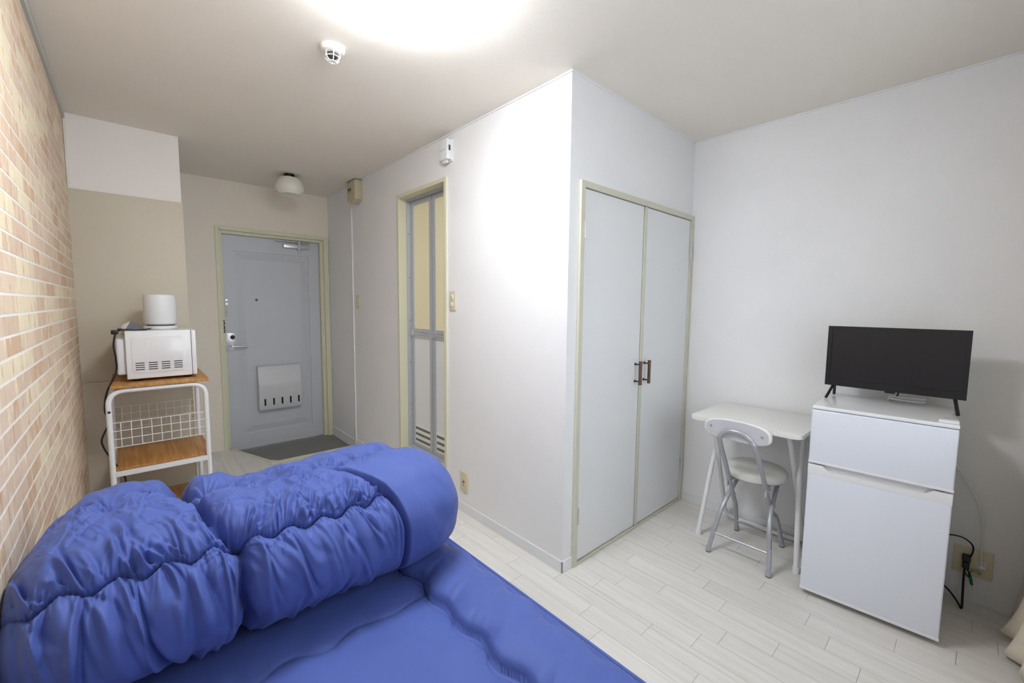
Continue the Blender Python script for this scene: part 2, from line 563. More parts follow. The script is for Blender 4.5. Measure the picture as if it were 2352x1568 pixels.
# ---- door wall (far end) with opening
DX0, DX1, DZ1 = 0.842, 1.726, 1.974
wb = B()
wb.box(XK - 0.05, DX0, YD, YD + T, ZE, H); wb.box(DX1, XB + T, YD, YD + T, ZE, H); wb.box(DX0, DX1, YD, YD + T, DZ1, H)
struct('wall_back', wb, M['paper_cream'], 'cream papered end wall around the entrance door', 'wall', smooth=0)

# ---- bath wall with opening
CX0, CX1, CZ1 = 1.868, 2.988, 1.902
BY0, BY1, BZ0, BZ1 = 2.352, 2.972, 0.212, 2.122
wr = B()
wr.box(XB, CX0, YC + 0.0, BY0, 0, H); wr.box(XB, XB + T, BY1, YD, ZE, H)
wr.box(XB, XB + T, BY0, BY1, 0, BZ0); wr.box(XB, XB + T, BY0, BY1, BZ1, H)
struct('wall_bath', wr, M['paper'], 'white textured wall around the folding bath door', 'wall', smooth=0)
struct('wall_bath_inner', B().box(XB + T, XB + T + 0.03, BY0 - 0.05, BY1 + 0.05, BZ0 - 0.05, BZ1 + 0.05), M['bath_white'], 'pale panel behind the bath door', 'wall', smooth=0)

# ---- closet wall with opening
wc = B()
wc.box(CX1, XR, YC, YC + 0.08, 0, H); wc.box(CX0, CX1, YC, YC + 0.08, CZ1, H)
wc.box(CX0, XR, YC + 0.08, YC + 0.10, 0, H)  # unseen backing panel, added to block world light at the door gaps
wc.box(CX0, CX1, YC, YC + 0.08, -0.002, 0.014)
struct('wall_closet', wc, M['paper'], 'white textured wall above the closet doors', 'wall', smooth=0)

# ---- right wall and window wall
struct('wall_right', B().box(XR, XR + T, YW - T, YC + 0.1, ZE, H), M['paper'], 'white textured wall behind the desk, refrigerator and television', 'wall', smooth=0)
WX0, WX1, WZ0, WZ1 = 0.55, 2.45, 0.75, 2.0
ww = B()
ww.box(0, WX0, YW - T, YW, ZE, H); ww.box(WX1, XR, YW - T, YW, ZE, H)
ww.box(WX0, WX1, YW - T, YW, ZE, WZ0); ww.box(WX0, WX1, YW - T, YW, WZ1, H)
struct('wall_front', ww, M['paper'], 'white window wall behind the curtain', 'wall', smooth=0)
wf = B()
for (a, b_, c, d) in ((WX0, WX1, WZ0, WZ0 + 0.04), (WX0, WX1, WZ1 - 0.04, WZ1), (WX0, WX0 + 0.04, WZ0, WZ1), (WX1 - 0.04, WX1, WZ0, WZ1), (1.48, 1.52, WZ0, WZ1)):
    wf.box(a, b_, YW - 0.09, YW - 0.05, c, d)
win = struct('window_1', wf, M['alu'], 'aluminium framed sliding window beside the ivory curtain', 'window', smooth=0)
for a, b_ in ((WX0 + 0.04, 1.48), (1.52, WX1 - 0.04)):
    obj('pane', B().box(a, b_, YW - 0.072, YW - 0.068, WZ0 + 0.04, WZ1 - 0.04), M['glass'], win, smooth=0)

# ---- baseboards
bb = B().box(XB - 0.007, XB, YC - 0.007, 3.86, 0, 0.060, 0.002)
bb.box(XB - 0.007, 1.840, YC - 0.007, YC, 0, 0.060, 0.002)
struct('baseboard_bath', bb, M['base'], 'white baseboard along the bath wall and its corner', 'baseboard', smooth=0)
struct('baseboard_right', B().box(XR - 0.007, XR, YW, YC - 0.012, 0, 0.060, 0.002), M['base'], 'white baseboard behind the desk and refrigerator', 'baseboard', smooth=0)
struct('baseboard_entry', B().box(XB - 0.007, XB, 3.89, YD - 0.012, ZE, 0.048, 0.002), M['base'], 'white baseboard beside the sunken entry', 'baseboard', smooth=0)
# ---- thin ceiling beads
struct('trim_4', B().box(XB - 0.007, XB, YC - 0.007, 3.62, H - 0.008, H), M['paper'], 'thin white bead along the ceiling above the bath wall', 'trim', smooth=0)
struct('trim_5', B().box(XB, XR - 0.007, YC - 0.007, YC, H - 0.008, H), M['paper'], 'thin white bead along the ceiling above the closet', 'trim', smooth=0)
struct('trim_6', B().box(XR - 0.007, XR, YW, YC, H - 0.008, H), M['paper'], 'thin white bead along the ceiling above the television wall', 'trim', smooth=0)

# ================================================================== ENTRANCE DOOR
fr = B()
fr.box(0.814, DX0 + 0.003, YD - 0.012, YD + 0.06, ZE, 2.0, 0.002)
fr.box(DX1 - 0.003, 1.765, YD - 0.012, YD + 0.06, ZE, 2.0, 0.002)
fr.box(DX0 + 0.003, DX1 - 0.003, YD - 0.012, YD + 0.06, DZ1 - 0.003, 2.0, 0.002)
fr.box(DX0, 0.866, YD + 0.02, YD + 0.10, ZE, DZ1, 0.002)
fr.box(1.692, DX1, YD + 0.02, YD + 0.10, ZE, DZ1, 0.002)
fr.box(0.866, 1.692, YD + 0.02, YD + 0.10, 1.944, DZ1, 0.002)
struct('trim_7', fr, M['cream'], 'cream steel frame around the blue-grey entrance door', 'door frame', smooth=0)

LY = YD + 0.060          # face of the leaf
dl = B()
dl.box(0.868, 1.690, LY + 0.012, LY + 0.04, ZE + 0.008, 1.942)
# stiles and rails proud of a recessed, raised-bordered panel
px0, px1, pz0, pz1 = 0.955, 1.588, 0.096, 1.802
dl.box(0.868, px0, LY, LY + 0.014, ZE + 0.008, 1.942); dl.box(px1, 1.690, LY, LY + 0.014, ZE + 0.008, 1.942)
dl.box(px0, px1, LY, LY + 0.014, ZE + 0.008, pz0); dl.box(px0, px1, LY, LY + 0.014, pz1, 1.942)
door = struct('door_1', dl, M['door_blue'], 'blue-grey steel entrance door with mailbox and lever handle', 'door', smooth=0)
def frustum(b, x0, x1, z0, z1, y_out, y_in, ins):
    o4 = [(x0, z0), (x1, z0), (x1, z1), (x0, z1)]
    i4 = [(x0 + ins, z0 + ins), (x1 - ins, z0 + ins), (x1 - ins, z1 - ins), (x0 + ins, z1 - ins)]
    A = [b.bm.verts.new((x, y_out, z)) for x, z in o4]
    C = [b.bm.verts.new((x, y_in, z)) for x, z in i4]
    for i in range(4): b.bm.faces.new((A[i], A[(i + 1) % 4], C[(i + 1) % 4], C[i]))
    b.bm.faces.new(C)
pn = B()
frustum(pn, px0 + 0.018, px1 - 0.018, pz0 + 0.018, pz1 - 0.018, LY + 0.012, LY + 0.002, 0.055)
obj('raised_panel', pn, M['door_blue'], door, smooth=0)
cl = obj('door_closer', B().box(1.362, 1.592, LY - 0.045, LY, 1.868, 1.905, 0.006), M['chrome'], door)
obj('arm', B().box(1.285, 1.600, LY - 0.045, LY - 0.025, 1.928, 1.936, 0.001).box(1.495, 1.510, LY - 0.05, LY - 0.02, 1.855, 1.94, 0.003)
    .cyl((1.5025, LY - 0.03, 1.846), (1.5025, LY - 0.03, 1.93), 0.016), M['alu'], cl)
obj('peephole', B().lathe((1.124, LY + 0.006, 1.362), [(0.011, 0), (0.011, 0.008), (0.006, 0.01), (0, 0.008)], 20, (0, -1, 0)), M['vent'], door)
gd = obj('door_guard', B().box(0.876, 0.902, LY - 0.006, LY, 1.213, 1.365, 0.003), M['chrome'], door)
obj('slider', B().box(0.882, 0.896, LY - 0.018, LY - 0.005, 1.235, 1.315, 0.005).box(0.880, 0.898, LY - 0.016, LY - 0.005, 1.333, 1.352, 0.004), M['alu'], gd)
lk = obj('lock_plate', B().prism(rrect(0.871, 0.937, 0.902, 1.059, 0.008), lambda a, b: (a, LY, b), lambda a, b: (a, LY - 0.016, b), 0.003), M['chrome'], door)
obj('thumbturn', B().lathe((0.918, LY - 0.016, 1.020), [(0.019, 0), (0.019, 0.004), (0, 0.004)], 24, (0, -1, 0)).box(0.913, 0.923, LY - 0.036, LY - 0.018, 1.003, 1.037, 0.003), M['black'], lk)
obj('lever_handle', B().cyl((0.915, LY - 0.016, 0.938), (0.915, LY - 0.05, 0.938), 0.013).tube(fillet([(0.915, LY - 0.05, 0.938), (0.96, LY - 0.055, 0.936), (1.032, LY - 0.05, 0.934)], 0.02), 0.0095, 12), M['chrome'], lk)
mk = B()
for i, (dx, hh) in enumerate(((0.0, .010), (.003, .013), (-.002, .009), (.002, .014), (0, .011), (.003, .012), (-.001, .009))):
    mk.box(0.8495 + dx, 0.8615 + dx * 0.5, YD + 0.0192, YD + 0.0202, 1.175 - i * 0.017 - hh, 1.175 - i * 0.017)
obj('lettering', mk, M['slot'], door, smooth=0, label='small vertical dark lettering beside the lock')
# mailbox on the leaf
mb_prof = [(0.315, 0.0), (0.315, 0.062), (0.33, 0.072), (0.50, 0.072), (0.53, 0.078), (0.575, 0.078), (0.600, 0.066), (0.705, 0.058), (0.732, 0.040), (0.738, 0.0)]
mb = B().prism([(z, d) for z, d in mb_prof], lambda z, d: (1.100, LY - d, z), lambda z, d: (1.470, LY - d, z), 0.006)
box = obj('mailbox', mb, M['door_box'], door, label='pale grey plastic mailbox with five slots')
for i in range(5):
    xs = 1.148 + i * 0.0739
    obj('slot', B().prism(rrect(xs - 0.0075, xs + 0.0075, 0.358, 0.426, 0.0074), lambda a, b: (a, LY - 0.0715, b), lambda a, b: (a, LY - 0.0728, b)), M['slot'], box)
obj('latch', B().box(1.276, 1.310, LY - 0.088, LY - 0.076, 0.514, 0.530, 0.003).box(1.286, 1.302, LY - 0.086, LY - 0.07, 0.500, 0.515, 0.003), M['door_box'], box)

# ================================================================== BATH FOLDING DOOR
bf = B()
P = 0.012
bf.box(XB - P, XB + 0.055, BY1 - 0.002, 2.997, 0.186, 2.146, 0.002)
bf.box(XB - P, XB + 0.055, 2.326, BY0 + 0.002, 0.186, 2.146, 0.002)
bf.box(XB - P, XB + 0.055, BY0 + 0.002, BY1 - 0.002, BZ1 - 0.002, 2.146, 0.002)
bf.box(XB - P, XB + 0.055, BY0 + 0.002, BY1 - 0.002, 0.186, BZ0 + 0.002, 0.002)
struct('trim_8', bf, M['cream'], 'cream casing around the folding bath door', 'door frame', smooth=0)
XD = 1.860
af = B()
af.box(XB + 0.055, XD + 0.03, BY1 - 0.006, BY1, BZ0, BZ1); af.box(XB + 0.055, XD + 0.03, BY0, BY0 + 0.006, BZ0, BZ1)
af.box(XB + 0.055, XD + 0.03, BY0 + 0.006, BY1 - 0.006, BZ1 - 0.012, BZ1); af.box(XB + 0.055, XD + 0.03, BY0 + 0.006, BY1 - 0.006, BZ0, BZ0 + 0.012)
bdoor = struct('door_2', af, M['alu'], 'folding bath door with yellow glazing over white panels', 'door', smooth=0)
for i in range(5):
    obj('screw', B().cyl((XB + 0.075, BY1 - 0.0075, 0.55 + i * 0.33), (XB + 0.075, BY1 - 0.005, 0.55 + i * 0.33), 0.004, 8), M['vent'], bdoor)
for (y0, y1) in ((2.362, 2.655), (2.665, 2.962)):
    lf = B()
    sw = 0.034
    lf.box(XD, XD + 0.024, y0, y0 + sw, 0.226, 2.108); lf.box(XD, XD + 0.024, y1 - sw, y1, 0.226, 2.108)
    lf.box(XD, XD + 0.024, y0 + sw, y1 - sw, 2.078, 2.108); lf.box(XD, XD + 0.024, y0 + sw, y1 - sw, 1.082, 1.150)
    lf.box(XD, XD + 0.024, y0 + sw, y1 - sw, 0.226, 0.250)
    leaf = obj('leaf', lf, M['alu'], bdoor, smooth=0)
    obj('glazing', B().box(XD + 0.008, XD + 0.014, y0 + sw, y1 - sw, 1.150, 2.078), M['glaze'], leaf, smooth=0)
    obj('lower_panel', B().box(XD + 0.008, XD + 0.014, y0 + sw, y1 - sw, 0.386, 1.082), M['bath_white'], leaf, smooth=0)
    obj('vent_plate', B().box(XD + 0.004, XD + 0.014, y0 + sw, y1 - sw, 0.250, 0.392, 0.001), M['bath_white'], leaf, smooth=0)
    for zc in (0.368, 0.322, 0.276):
        obj('slot', B().box(XD + 0.0032, XD + 0.0045, y0 + sw + 0.008, y1 - sw - 0.008, zc - 0.0095, zc + 0.0095), M['vent'], leaf, smooth=0)
    obj('pull', B().box(XD - 0.010, XD + 0.002, y1 - sw - 0.004, y1 - 0.006, 1.092, 1.140, 0.003), M['chrome'], leaf)
    obj('ridge', B().box(XD - 0.003, XD + 0.001, y0 + sw, y1 - sw - 0.006, 1.104, 1.110).box(XD - 0.003, XD + 0.001, y0 + sw, y1 - sw - 0.006, 1.124, 1.130), M['alu'], leaf, smooth=0)

# ================================================================== CLOSET DOORS
cf = B()
cf.box(1.840, CX0 + 0.002, YC - 0.016, YC + 0.03, 0, 1.930, 0.002)
cf.box(CX1 - 0.002, 3.014, YC - 0.016, YC + 0.03, 0, 1.930, 0.002)
cf.box(CX0 + 0.002, CX1 - 0.002, YC - 0.016, YC + 0.03, CZ1 - 0.002, 1.930, 0.002)
cf.box(CX0 + 0.002, CX1 - 0.002, YC - 0.014, YC + 0.03, 0, 0.016, 0.002)
struct('trim_9', cf, M['cream_dk'], 'pale cream frame around the pair of closet doors', 'door frame', smooth=0)
def closet_leaf(n, x0, x1, hx, hinge_x, label, strip):
    L_ = struct('door_%d' % n, B().box(x0, x1, YC - 0.006, YC + 0.022, 0.021, 1.896, 0.0015), M['closet'], label, 'door', smooth=0)
    if strip:
        obj('edge_strip', B().box(x0 - 0.001, x0 + 0.024, YC - 0.013, YC - 0.006, 0.021, 1.896, 0.002), M['cream_dk'], L_)
    hd = obj('handle', B().prism([(z, hw) for z, hw in ((0.886, 0.0085), (0.93, 0.0060), (0.955, 0.0055), (0.98, 0.0060), (1.022, 0.0085))] + [(z, -hw) for z, hw in ((1.022, 0.0085), (0.98, 0.0060), (0.955, 0.0055), (0.93, 0.0060), (0.886, 0.0085))],
             lambda z, hw: (hx + hw, YC - 0.036, z), lambda z, hw: (hx + hw, YC - 0.050, z), 0.0015), M['wood_brown'], L_, label='dark wooden pull handle')
    for z in (0.905, 1.003):
        obj('standoff', B().cyl((hx, YC - 0.006, z), (hx, YC - 0.037, z), 0.004, 10).cyl((hx, YC - 0.006, z), (hx, YC - 0.010, z), 0.007, 10), M['rubber'], hd)
    for z0, z1 in ((1.659, 1.741), (0.222, 0.304)):
        obj('hinge', B().cyl((hinge_x, YC - 0.018, z0), (hinge_x, YC - 0.018, z1), 0.0045, 10).box(hinge_x - 0.006, hinge_x + 0.006, YC - 0.018, YC - 0.010, z0, z1), M['chrome'], L_)
closet_leaf(3, 1.872, 2.413, 2.372, 1.870, 'left white textured closet door with brown handle', False)
closet_leaf(4, 2.417, 2.985, 2.466, 2.987, 'right white textured closet door with brown handle, next to the desk', True)

# ================================================================== LAMPS AND FITTINGS
LX, LYY = 0.935, 1.315
lm = thing('ceiling_lamp', 'glowing round white ceiling lamp at the top of the picture', 'lamp', (LX, LYY, H))
obj('mount', B().lathe((LX, LYY, H), [(0.215, 0), (0.215, -0.020), (0, -0.020)], 64), M['white_plastic'], lm)
prof = [(0.236, -0.006), (0.240, -0.022)] + [(0.240 * math.cos(a) ** 0.6, -0.022 - 0.078 * math.sin(a)) for a in [i * math.pi / 2 / 12 for i in range(1, 12)]] + [(0, -0.100)]
obj('diffuser', B().lathe((LX, LYY, H), prof, 72), M['lamp'], lm, smooth=60)

dx, dy = 0.913, 1.893
dt = thing('heat_detector', 'round ivory heat detector with a caged sensor under the ceiling', 'detector', (dx, dy, H))
obj('base', B().lathe((dx, dy, H), [(0.049, 0), (0.049, -0.010), (0.043, -0.020), (0.030, -0.024), (0, -0.024)], 40), M['det'], dt)
obj('sensor', B().lathe((dx, dy, H), [(0.020, -0.024), (0.020, -0.036), (0.013, -0.042), (0, -0.042)], 24), M['det_dark'], dt)
cg = B()
for i in range(6):
    a = i * math.pi / 3 + 0.3
    u = Vector((math.cos(a), math.sin(a), 0))
    cg.tube([Vector((dx, dy, H - 0.022)) + u * 0.030, Vector((dx, dy, H - 0.040)) + u * 0.032, Vector((dx, dy, H - 0.056)) + u * 0.017], 0.0019, 6)
for r_, z_ in ((0.032, -0.040), (0.017, -0.056)):
    cg.tube([(dx + r_ * math.cos(i * math.pi / 3 + 0.3), dy + r_ * math.sin(i * math.pi / 3 + 0.3), H + z_) for i in range(6)], 0.0018, 6, closed=True)
obj('cage', cg, M['white_paint'], dt)

ex, ey = 1.272, 3.925
el = thing('entry_lamp', 'small milk-glass ceiling lamp with a black neck before the entrance door', 'lamp', (ex, ey, H))
obj('neck', B().lathe((ex, ey, H), [(0.040, 0), (0.040, -0.03), (0, -0.03)], 32), M['black'], el)
obj('shade', B().lathe((ex, ey, H), [(0.042, -0.022), (0.080, -0.034), (0.102, -0.066), (0.113, -0.104), (0.112, -0.122), (0.098, -0.146), (0.082, -0.164), (0.074, -0.166), (0.060, -0.160), (0, -0.160)], 48), M['shade'], el, smooth=28)

cb = thing('junction_box', 'beige plastic cover box high on the wall by the entrance', 'box', (XB, 3.73, 2.21))
poly = [(3.640, 2.392), (3.640, 2.232), (3.715, 2.200), (3.812, 2.236), (3.812, 2.392)]
obj('cover', B().prism(poly, lambda y, z: (XB, y, z), lambda y, z: (XB - 0.066, y, z), 0.006), M['box_beige'], cb)
for i in range(3):
    yy = 3.778 - i * 0.026
    obj('opening', B().prism([(yy - 0.006, 2.330), (yy + 0.010, 2.338), (yy + 0.012, 2.326), (yy + 0.002, 2.318), (yy + 0.001, 2.300), (yy - 0.004, 2.300)], lambda y, z: (XB - 0.0655, y, z), lambda y, z: (XB - 0.0672, y, z)), M['slot'], cb, smooth=0)
obj('top_gap', B().box(XB - 0.064, XB, 3.645, 3.808, 2.3925, 2.3985), M['vent'], cb, smooth=0)
tag(obj('cable_duct', B().box(XB - 0.012, XB, 3.866, 3.890, 0.004, H - 0.002, 0.002), M['base']), 'slim white cable duct running down the wall by the entrance', 'duct')

ga = thing('gas_alarm', 'white wall alarm with a small dark display above the bath door', 'alarm', (XB, 2.31, 2.225))
obj('mount', B().box(XB - 0.010, XB, 2.262, 2.362, 2.226, 2.358, 0.003), M['white_plastic'], ga)
obj('body', B().box(XB - 0.046, XB - 0.009, 2.264, 2.358, 2.234, 2.354, 0.006), M['white_plastic'], ga)
obj('display', B().box(XB - 0.032, XB - 0.020, 2.2625, 2.2645, 2.286, 2.318), M['lcd'], ga, smooth=0)
obj('seam', B().box(XB - 0.0465, XB - 0.0455, 2.272, 2.350, 2.291, 2.2925), M['vent'], ga, smooth=0)
obj('foot', B().prism(rrect(2.288, 2.335, 2.218, 2.240, 0.008), lambda a, b: (XB - 0.034, a, b), lambda a, b: (XB - 0.018, a, b)), M['white_plastic'], ga)

def switch(label, y0, y1, z0, z1, rockers):
    t = thing('light_switch', label, 'switch', (XB, (y0 + y1) / 2, z0), group='ivory light switches on the bath wall')
    obj('plate', B().box(XB - 0.008, XB, y0, y1, z0, z1, 0.003), M['off_plastic'], t)
    for zc in rockers:
        obj('rocker', B().box(XB - 0.012, XB - 0.007, (y0 + y1) / 2 - 0.013, (y0 + y1) / 2 + 0.013, zc - 0.013, zc + 0.013, 0.002), M['white_plastic'] if y1 < 3 else M['off_plastic'], t)
    return t
sw = switch('ivory light switch with two rockers to the right of the bath door', 2.231, 2.300, 1.297, 1.421, (1.385, 1.335))
obj('indicator', B().box(XB - 0.0128, XB - 0.0118, 2.258, 2.274, 1.381, 1.384), M['slot'], sw, smooth=0)
switch('narrow ivory light switch to the left of the bath door, near the cable duct', 3.738, 3.803, 1.294, 1.414, (1.38, 1.355, 1.33))

wo = thing('wall_outlet', 'ivory power outlet low on the bath wall beside the comforter', 'outlet', (XB, 2.137, 0.14), group='ivory wall outlets')
obj('plate', B().box(XB - 0.009, XB, 2.100, 2.176, 0.141, 0.269, 0.003), M['off_plastic'], wo)
obj('socket', B().box(XB - 0.0098, XB - 0.0085, 2.130, 2.136, 0.196, 0.212).box(XB - 0.0098, XB - 0.0085, 2.142, 2.148, 0.194, 0.214).cyl((XB - 0.0085, 2.138, 0.182), (XB - 0.0098, 2.138, 0.182), 0.004, 10), M['slot'], wo, smooth=0)

# ================================================================== BED
bd = thing('bed_frame', 'low white bed base under the blue mattress', 'bed', (0.57, 0.8, 0))
obj('base', B().box(0.03, 1.12, -0.22, 1.86, 0.16, 0.255, 0.006), M['frame_base'], bd)
for x in (0.09, 1.06):
    for y in (-0.16, 0.82, 1.80):
        obj('leg', B().box(x - 0.025, x + 0.025, y - 0.025, y + 0.025, 0, 0.162, 0.003), M['frame_base'], bd)

# ---- numpy noise
def hsh(ix, iy, seed):
    v = np.sin(ix * 127.1 + iy * 311.7 + seed * 74.7) * 43758.5453
    return v - np.floor(v)
def vnoise(x, y, seed=0):
    ix, iy = np.floor(x), np.floor(y)
    fx, fy = x - ix, y - iy
    ux, uy = fx ** 3 * (fx * (fx * 6 - 15) + 10), fy ** 3 * (fy * (fy * 6 - 15) + 10)
    a, b_ = hsh(ix, iy, seed), hsh(ix + 1, iy, seed)
    c, d = hsh(ix, iy + 1, seed), hsh(ix + 1, iy + 1, seed)
    return (a + (b_ - a) * ux) * (1 - uy) + (c + (d - c) * ux) * uy
def fbm(x, y, seed=0, o=3):
    t, a = 0, 0.5
    for i in range(o):
        t = t + a * (vnoise(x, y, seed + i) * 2 - 1); x, y, a = x * 2.03, y * 2.03, a * 0.5
    return t
def sstep(a, b_, x):
    t = np.clip((x - a) / (b_ - a), 0, 1)
    return t * t * (3 - 2 * t)
def gauss(d, s): return np.exp(-(d / s) ** 2)

def grid_mesh(name, X, Y, Z, material, closed_v=False, caps=False):
    nu, nv = X.shape
    verts = np.stack([X, Y, Z], -1).reshape(-1, 3)
    i, j = np.meshgrid(np.arange(nu - 1), np.arange(nv if closed_v else nv - 1), indexing='ij')
    j2 = (j + 1) % nv
    faces = np.stack([i * nv + j, (i + 1) * nv + j, (i + 1) * nv + j2, i * nv + j2], -1).reshape(-1, 4).tolist()
    if caps:
        faces.append(list(range(nv))[::-1]); faces.append([(nu - 1) * nv + q for q in range(nv)])
    me = bpy.data.meshes.new(name)
    me.from_pydata(verts.tolist(), [], faces)
    me.update()
    bm = bmesh.new(); bm.from_mesh(me)
    bmesh.ops.recalc_face_normals(bm, faces=bm.faces)
    bm.to_mesh(me); bm.free()
    for p in me.polygons: p.use_smooth = True
    return link(name, me, material)

# ---- mattress (under the quilted pad)
def pillow_box(name, x0, x1, y0, y1, z0, z1, material, r, top=None, nx=260, ny=360, lip=0.0):
    """rounded slab; top(x,y) adds height"""
    vv = np.linspace(0, 1, ny)
    # cross-section in x: bottom-left -> up -> top -> right -> down
    prof = []
    na = 10
    for k in range(na + 1):
        a = math.pi + math.pi / 2 * (-k / na) ; prof.append((x0 + r + r * math.cos(a), z1 - r + r * math.sin(a), 0 if k < 3 else 1))
    for k in range(1, nx):
        prof.append((x0 + r + (x1 - x0 - 2 * r) * k / nx, z1, 1))
    for k in range(na + 1):
        a = math.pi / 2 * (1 - k / na); prof.append((x1 - r + r * math.cos(a), z1 - r + r * math.sin(a), 1 if k < na - 2 else 0))
    pr = np.array([(x0 + 0.004, z0, 0)] + [(x0, z0 + r * 0.3, 0)] + prof + [(x1, z0 + r * 0.3, 0), (x1 - 0.004, z0, 0)])
    Xg = np.repeat(pr[None, :, 0], ny, 0)
    Zg = np.repeat(pr[None, :, 1], ny, 0)
    Wg = np.repeat(pr[None, :, 2], ny, 0)
    Yg = np.repeat((y0 + (y1 - y0) * vv)[:, None], pr.shape[0], 1)
    # round the two y ends
    e = np.minimum(vv * (y1 - y0), (1 - vv) * (y1 - y0))[:, None]
    f = np.sqrt(np.clip(1 - (1 - np.clip(e / r, 0, 1)) ** 2, 0, 1))
    zm = z1 - r
    Zg = np.where(Zg > zm, zm + (Zg - zm) * f, Zg)
    if top is not None: Zg = Zg + top(Xg, Yg) * Wg * f
    return grid_mesh(name, Xg, Yg, Zg, material, caps=True, closed_v=False)

mt = pillow_box('mattress', 0.012, 1.158, -0.23, 1.88, 0.256, 0.385, M['blue2'], 0.035, lambda x, y: 0.0015 * fbm(x * 9, y * 9, 3), nx=120, ny=200)
tag(mt, 'royal blue covered mattress edge showing below the quilted futon pad', 'mattress')
pip = B().tube([(1.160, -0.21, 0.365), (1.160, 1.86, 0.365)], 0.006, 8)
obj('piping', pip, M['blue2'], mt)

def futon_top(x, y):
    sx = 0.896 + 0.010 * np.sin(2 * np.pi * y / 0.165 + 0.4) + 0.004 * np.sin(y * 23)
    d = x - sx
    # cross seams (wavy) of the centre field
    ys = 1.120 + 0.012 * np.sin(2 * np.pi * x / 0.21) + 0.006 * np.sin(x * 41)
    ys2 = 0.62 + 0.012 * np.sin(2 * np.pi * x / 0.19)
    dy1 = np.abs(y - ys); dy2 = np.abs(y - ys2)
    sx0 = 0.18 + 0.010 * np.sin(2 * np.pi * y / 0.165)
    # border rolls
    roll = np.where(d > 0, 0.052 * np.sqrt(np.clip(1 - ((d - 0.095) / 0.108) ** 2, 0, 1)) , 0)
    cen = np.where(d <= 0, 0.026 * (1 - np.exp(-np.abs(d) / 0.06)), 0)
    cen = cen * np.where(d <= 0, 0.25 + 0.75 * (1 - np.exp(-np.minimum(dy1, dy2) / 0.05)), 1)
    z = (roll + cen) * (1 - 0.72 * sstep(1.24, 1.40, y))
    # stitched, scalloped second line
    sc = sx - 0.024 * np.abs(np.sin(np.pi * y / 0.165 + 0.2)) ** 0.7
    z = z - 0.004 * gauss(x - sc, 0.004) - 0.010 * gauss(d, 0.006)
    z = z - np.where(d < 0, 0.005 * (gauss(y - ys, 0.005) + gauss(y - ys2, 0.005)) * (0.4 + 0.6 * vnoise(x * 7, y * 0, 9)), 0)
    # soft wrinkles that leave the seams
    z = z + 0.0045 * np.exp(-np.abs(d) / 0.07) * fbm(x * 5 + y * 2, y * 32 - x * 10, 11, 2) * np.where(d > 0, 1.6, 1)
    z = z + np.where(d < 0, 0.004 * np.exp(-dy1 / 0.06) * fbm(x * 26, y * 6, 14, 2), 0)
    z = z + 0.006 * fbm(x * 4.2, y * 4.2, 5) + 0.0016 * fbm(x * 22, y * 14, 8, 2)
    return z
ft = pillow_box('futon_pad', 0.014, 1.102, -0.225, 1.86, 0.3875, 0.405, M['blue2'], 0.012, futon_top, nx=420, ny=620)
tag(ft, 'quilted royal blue futon pad spread flat over the bed', 'futon')

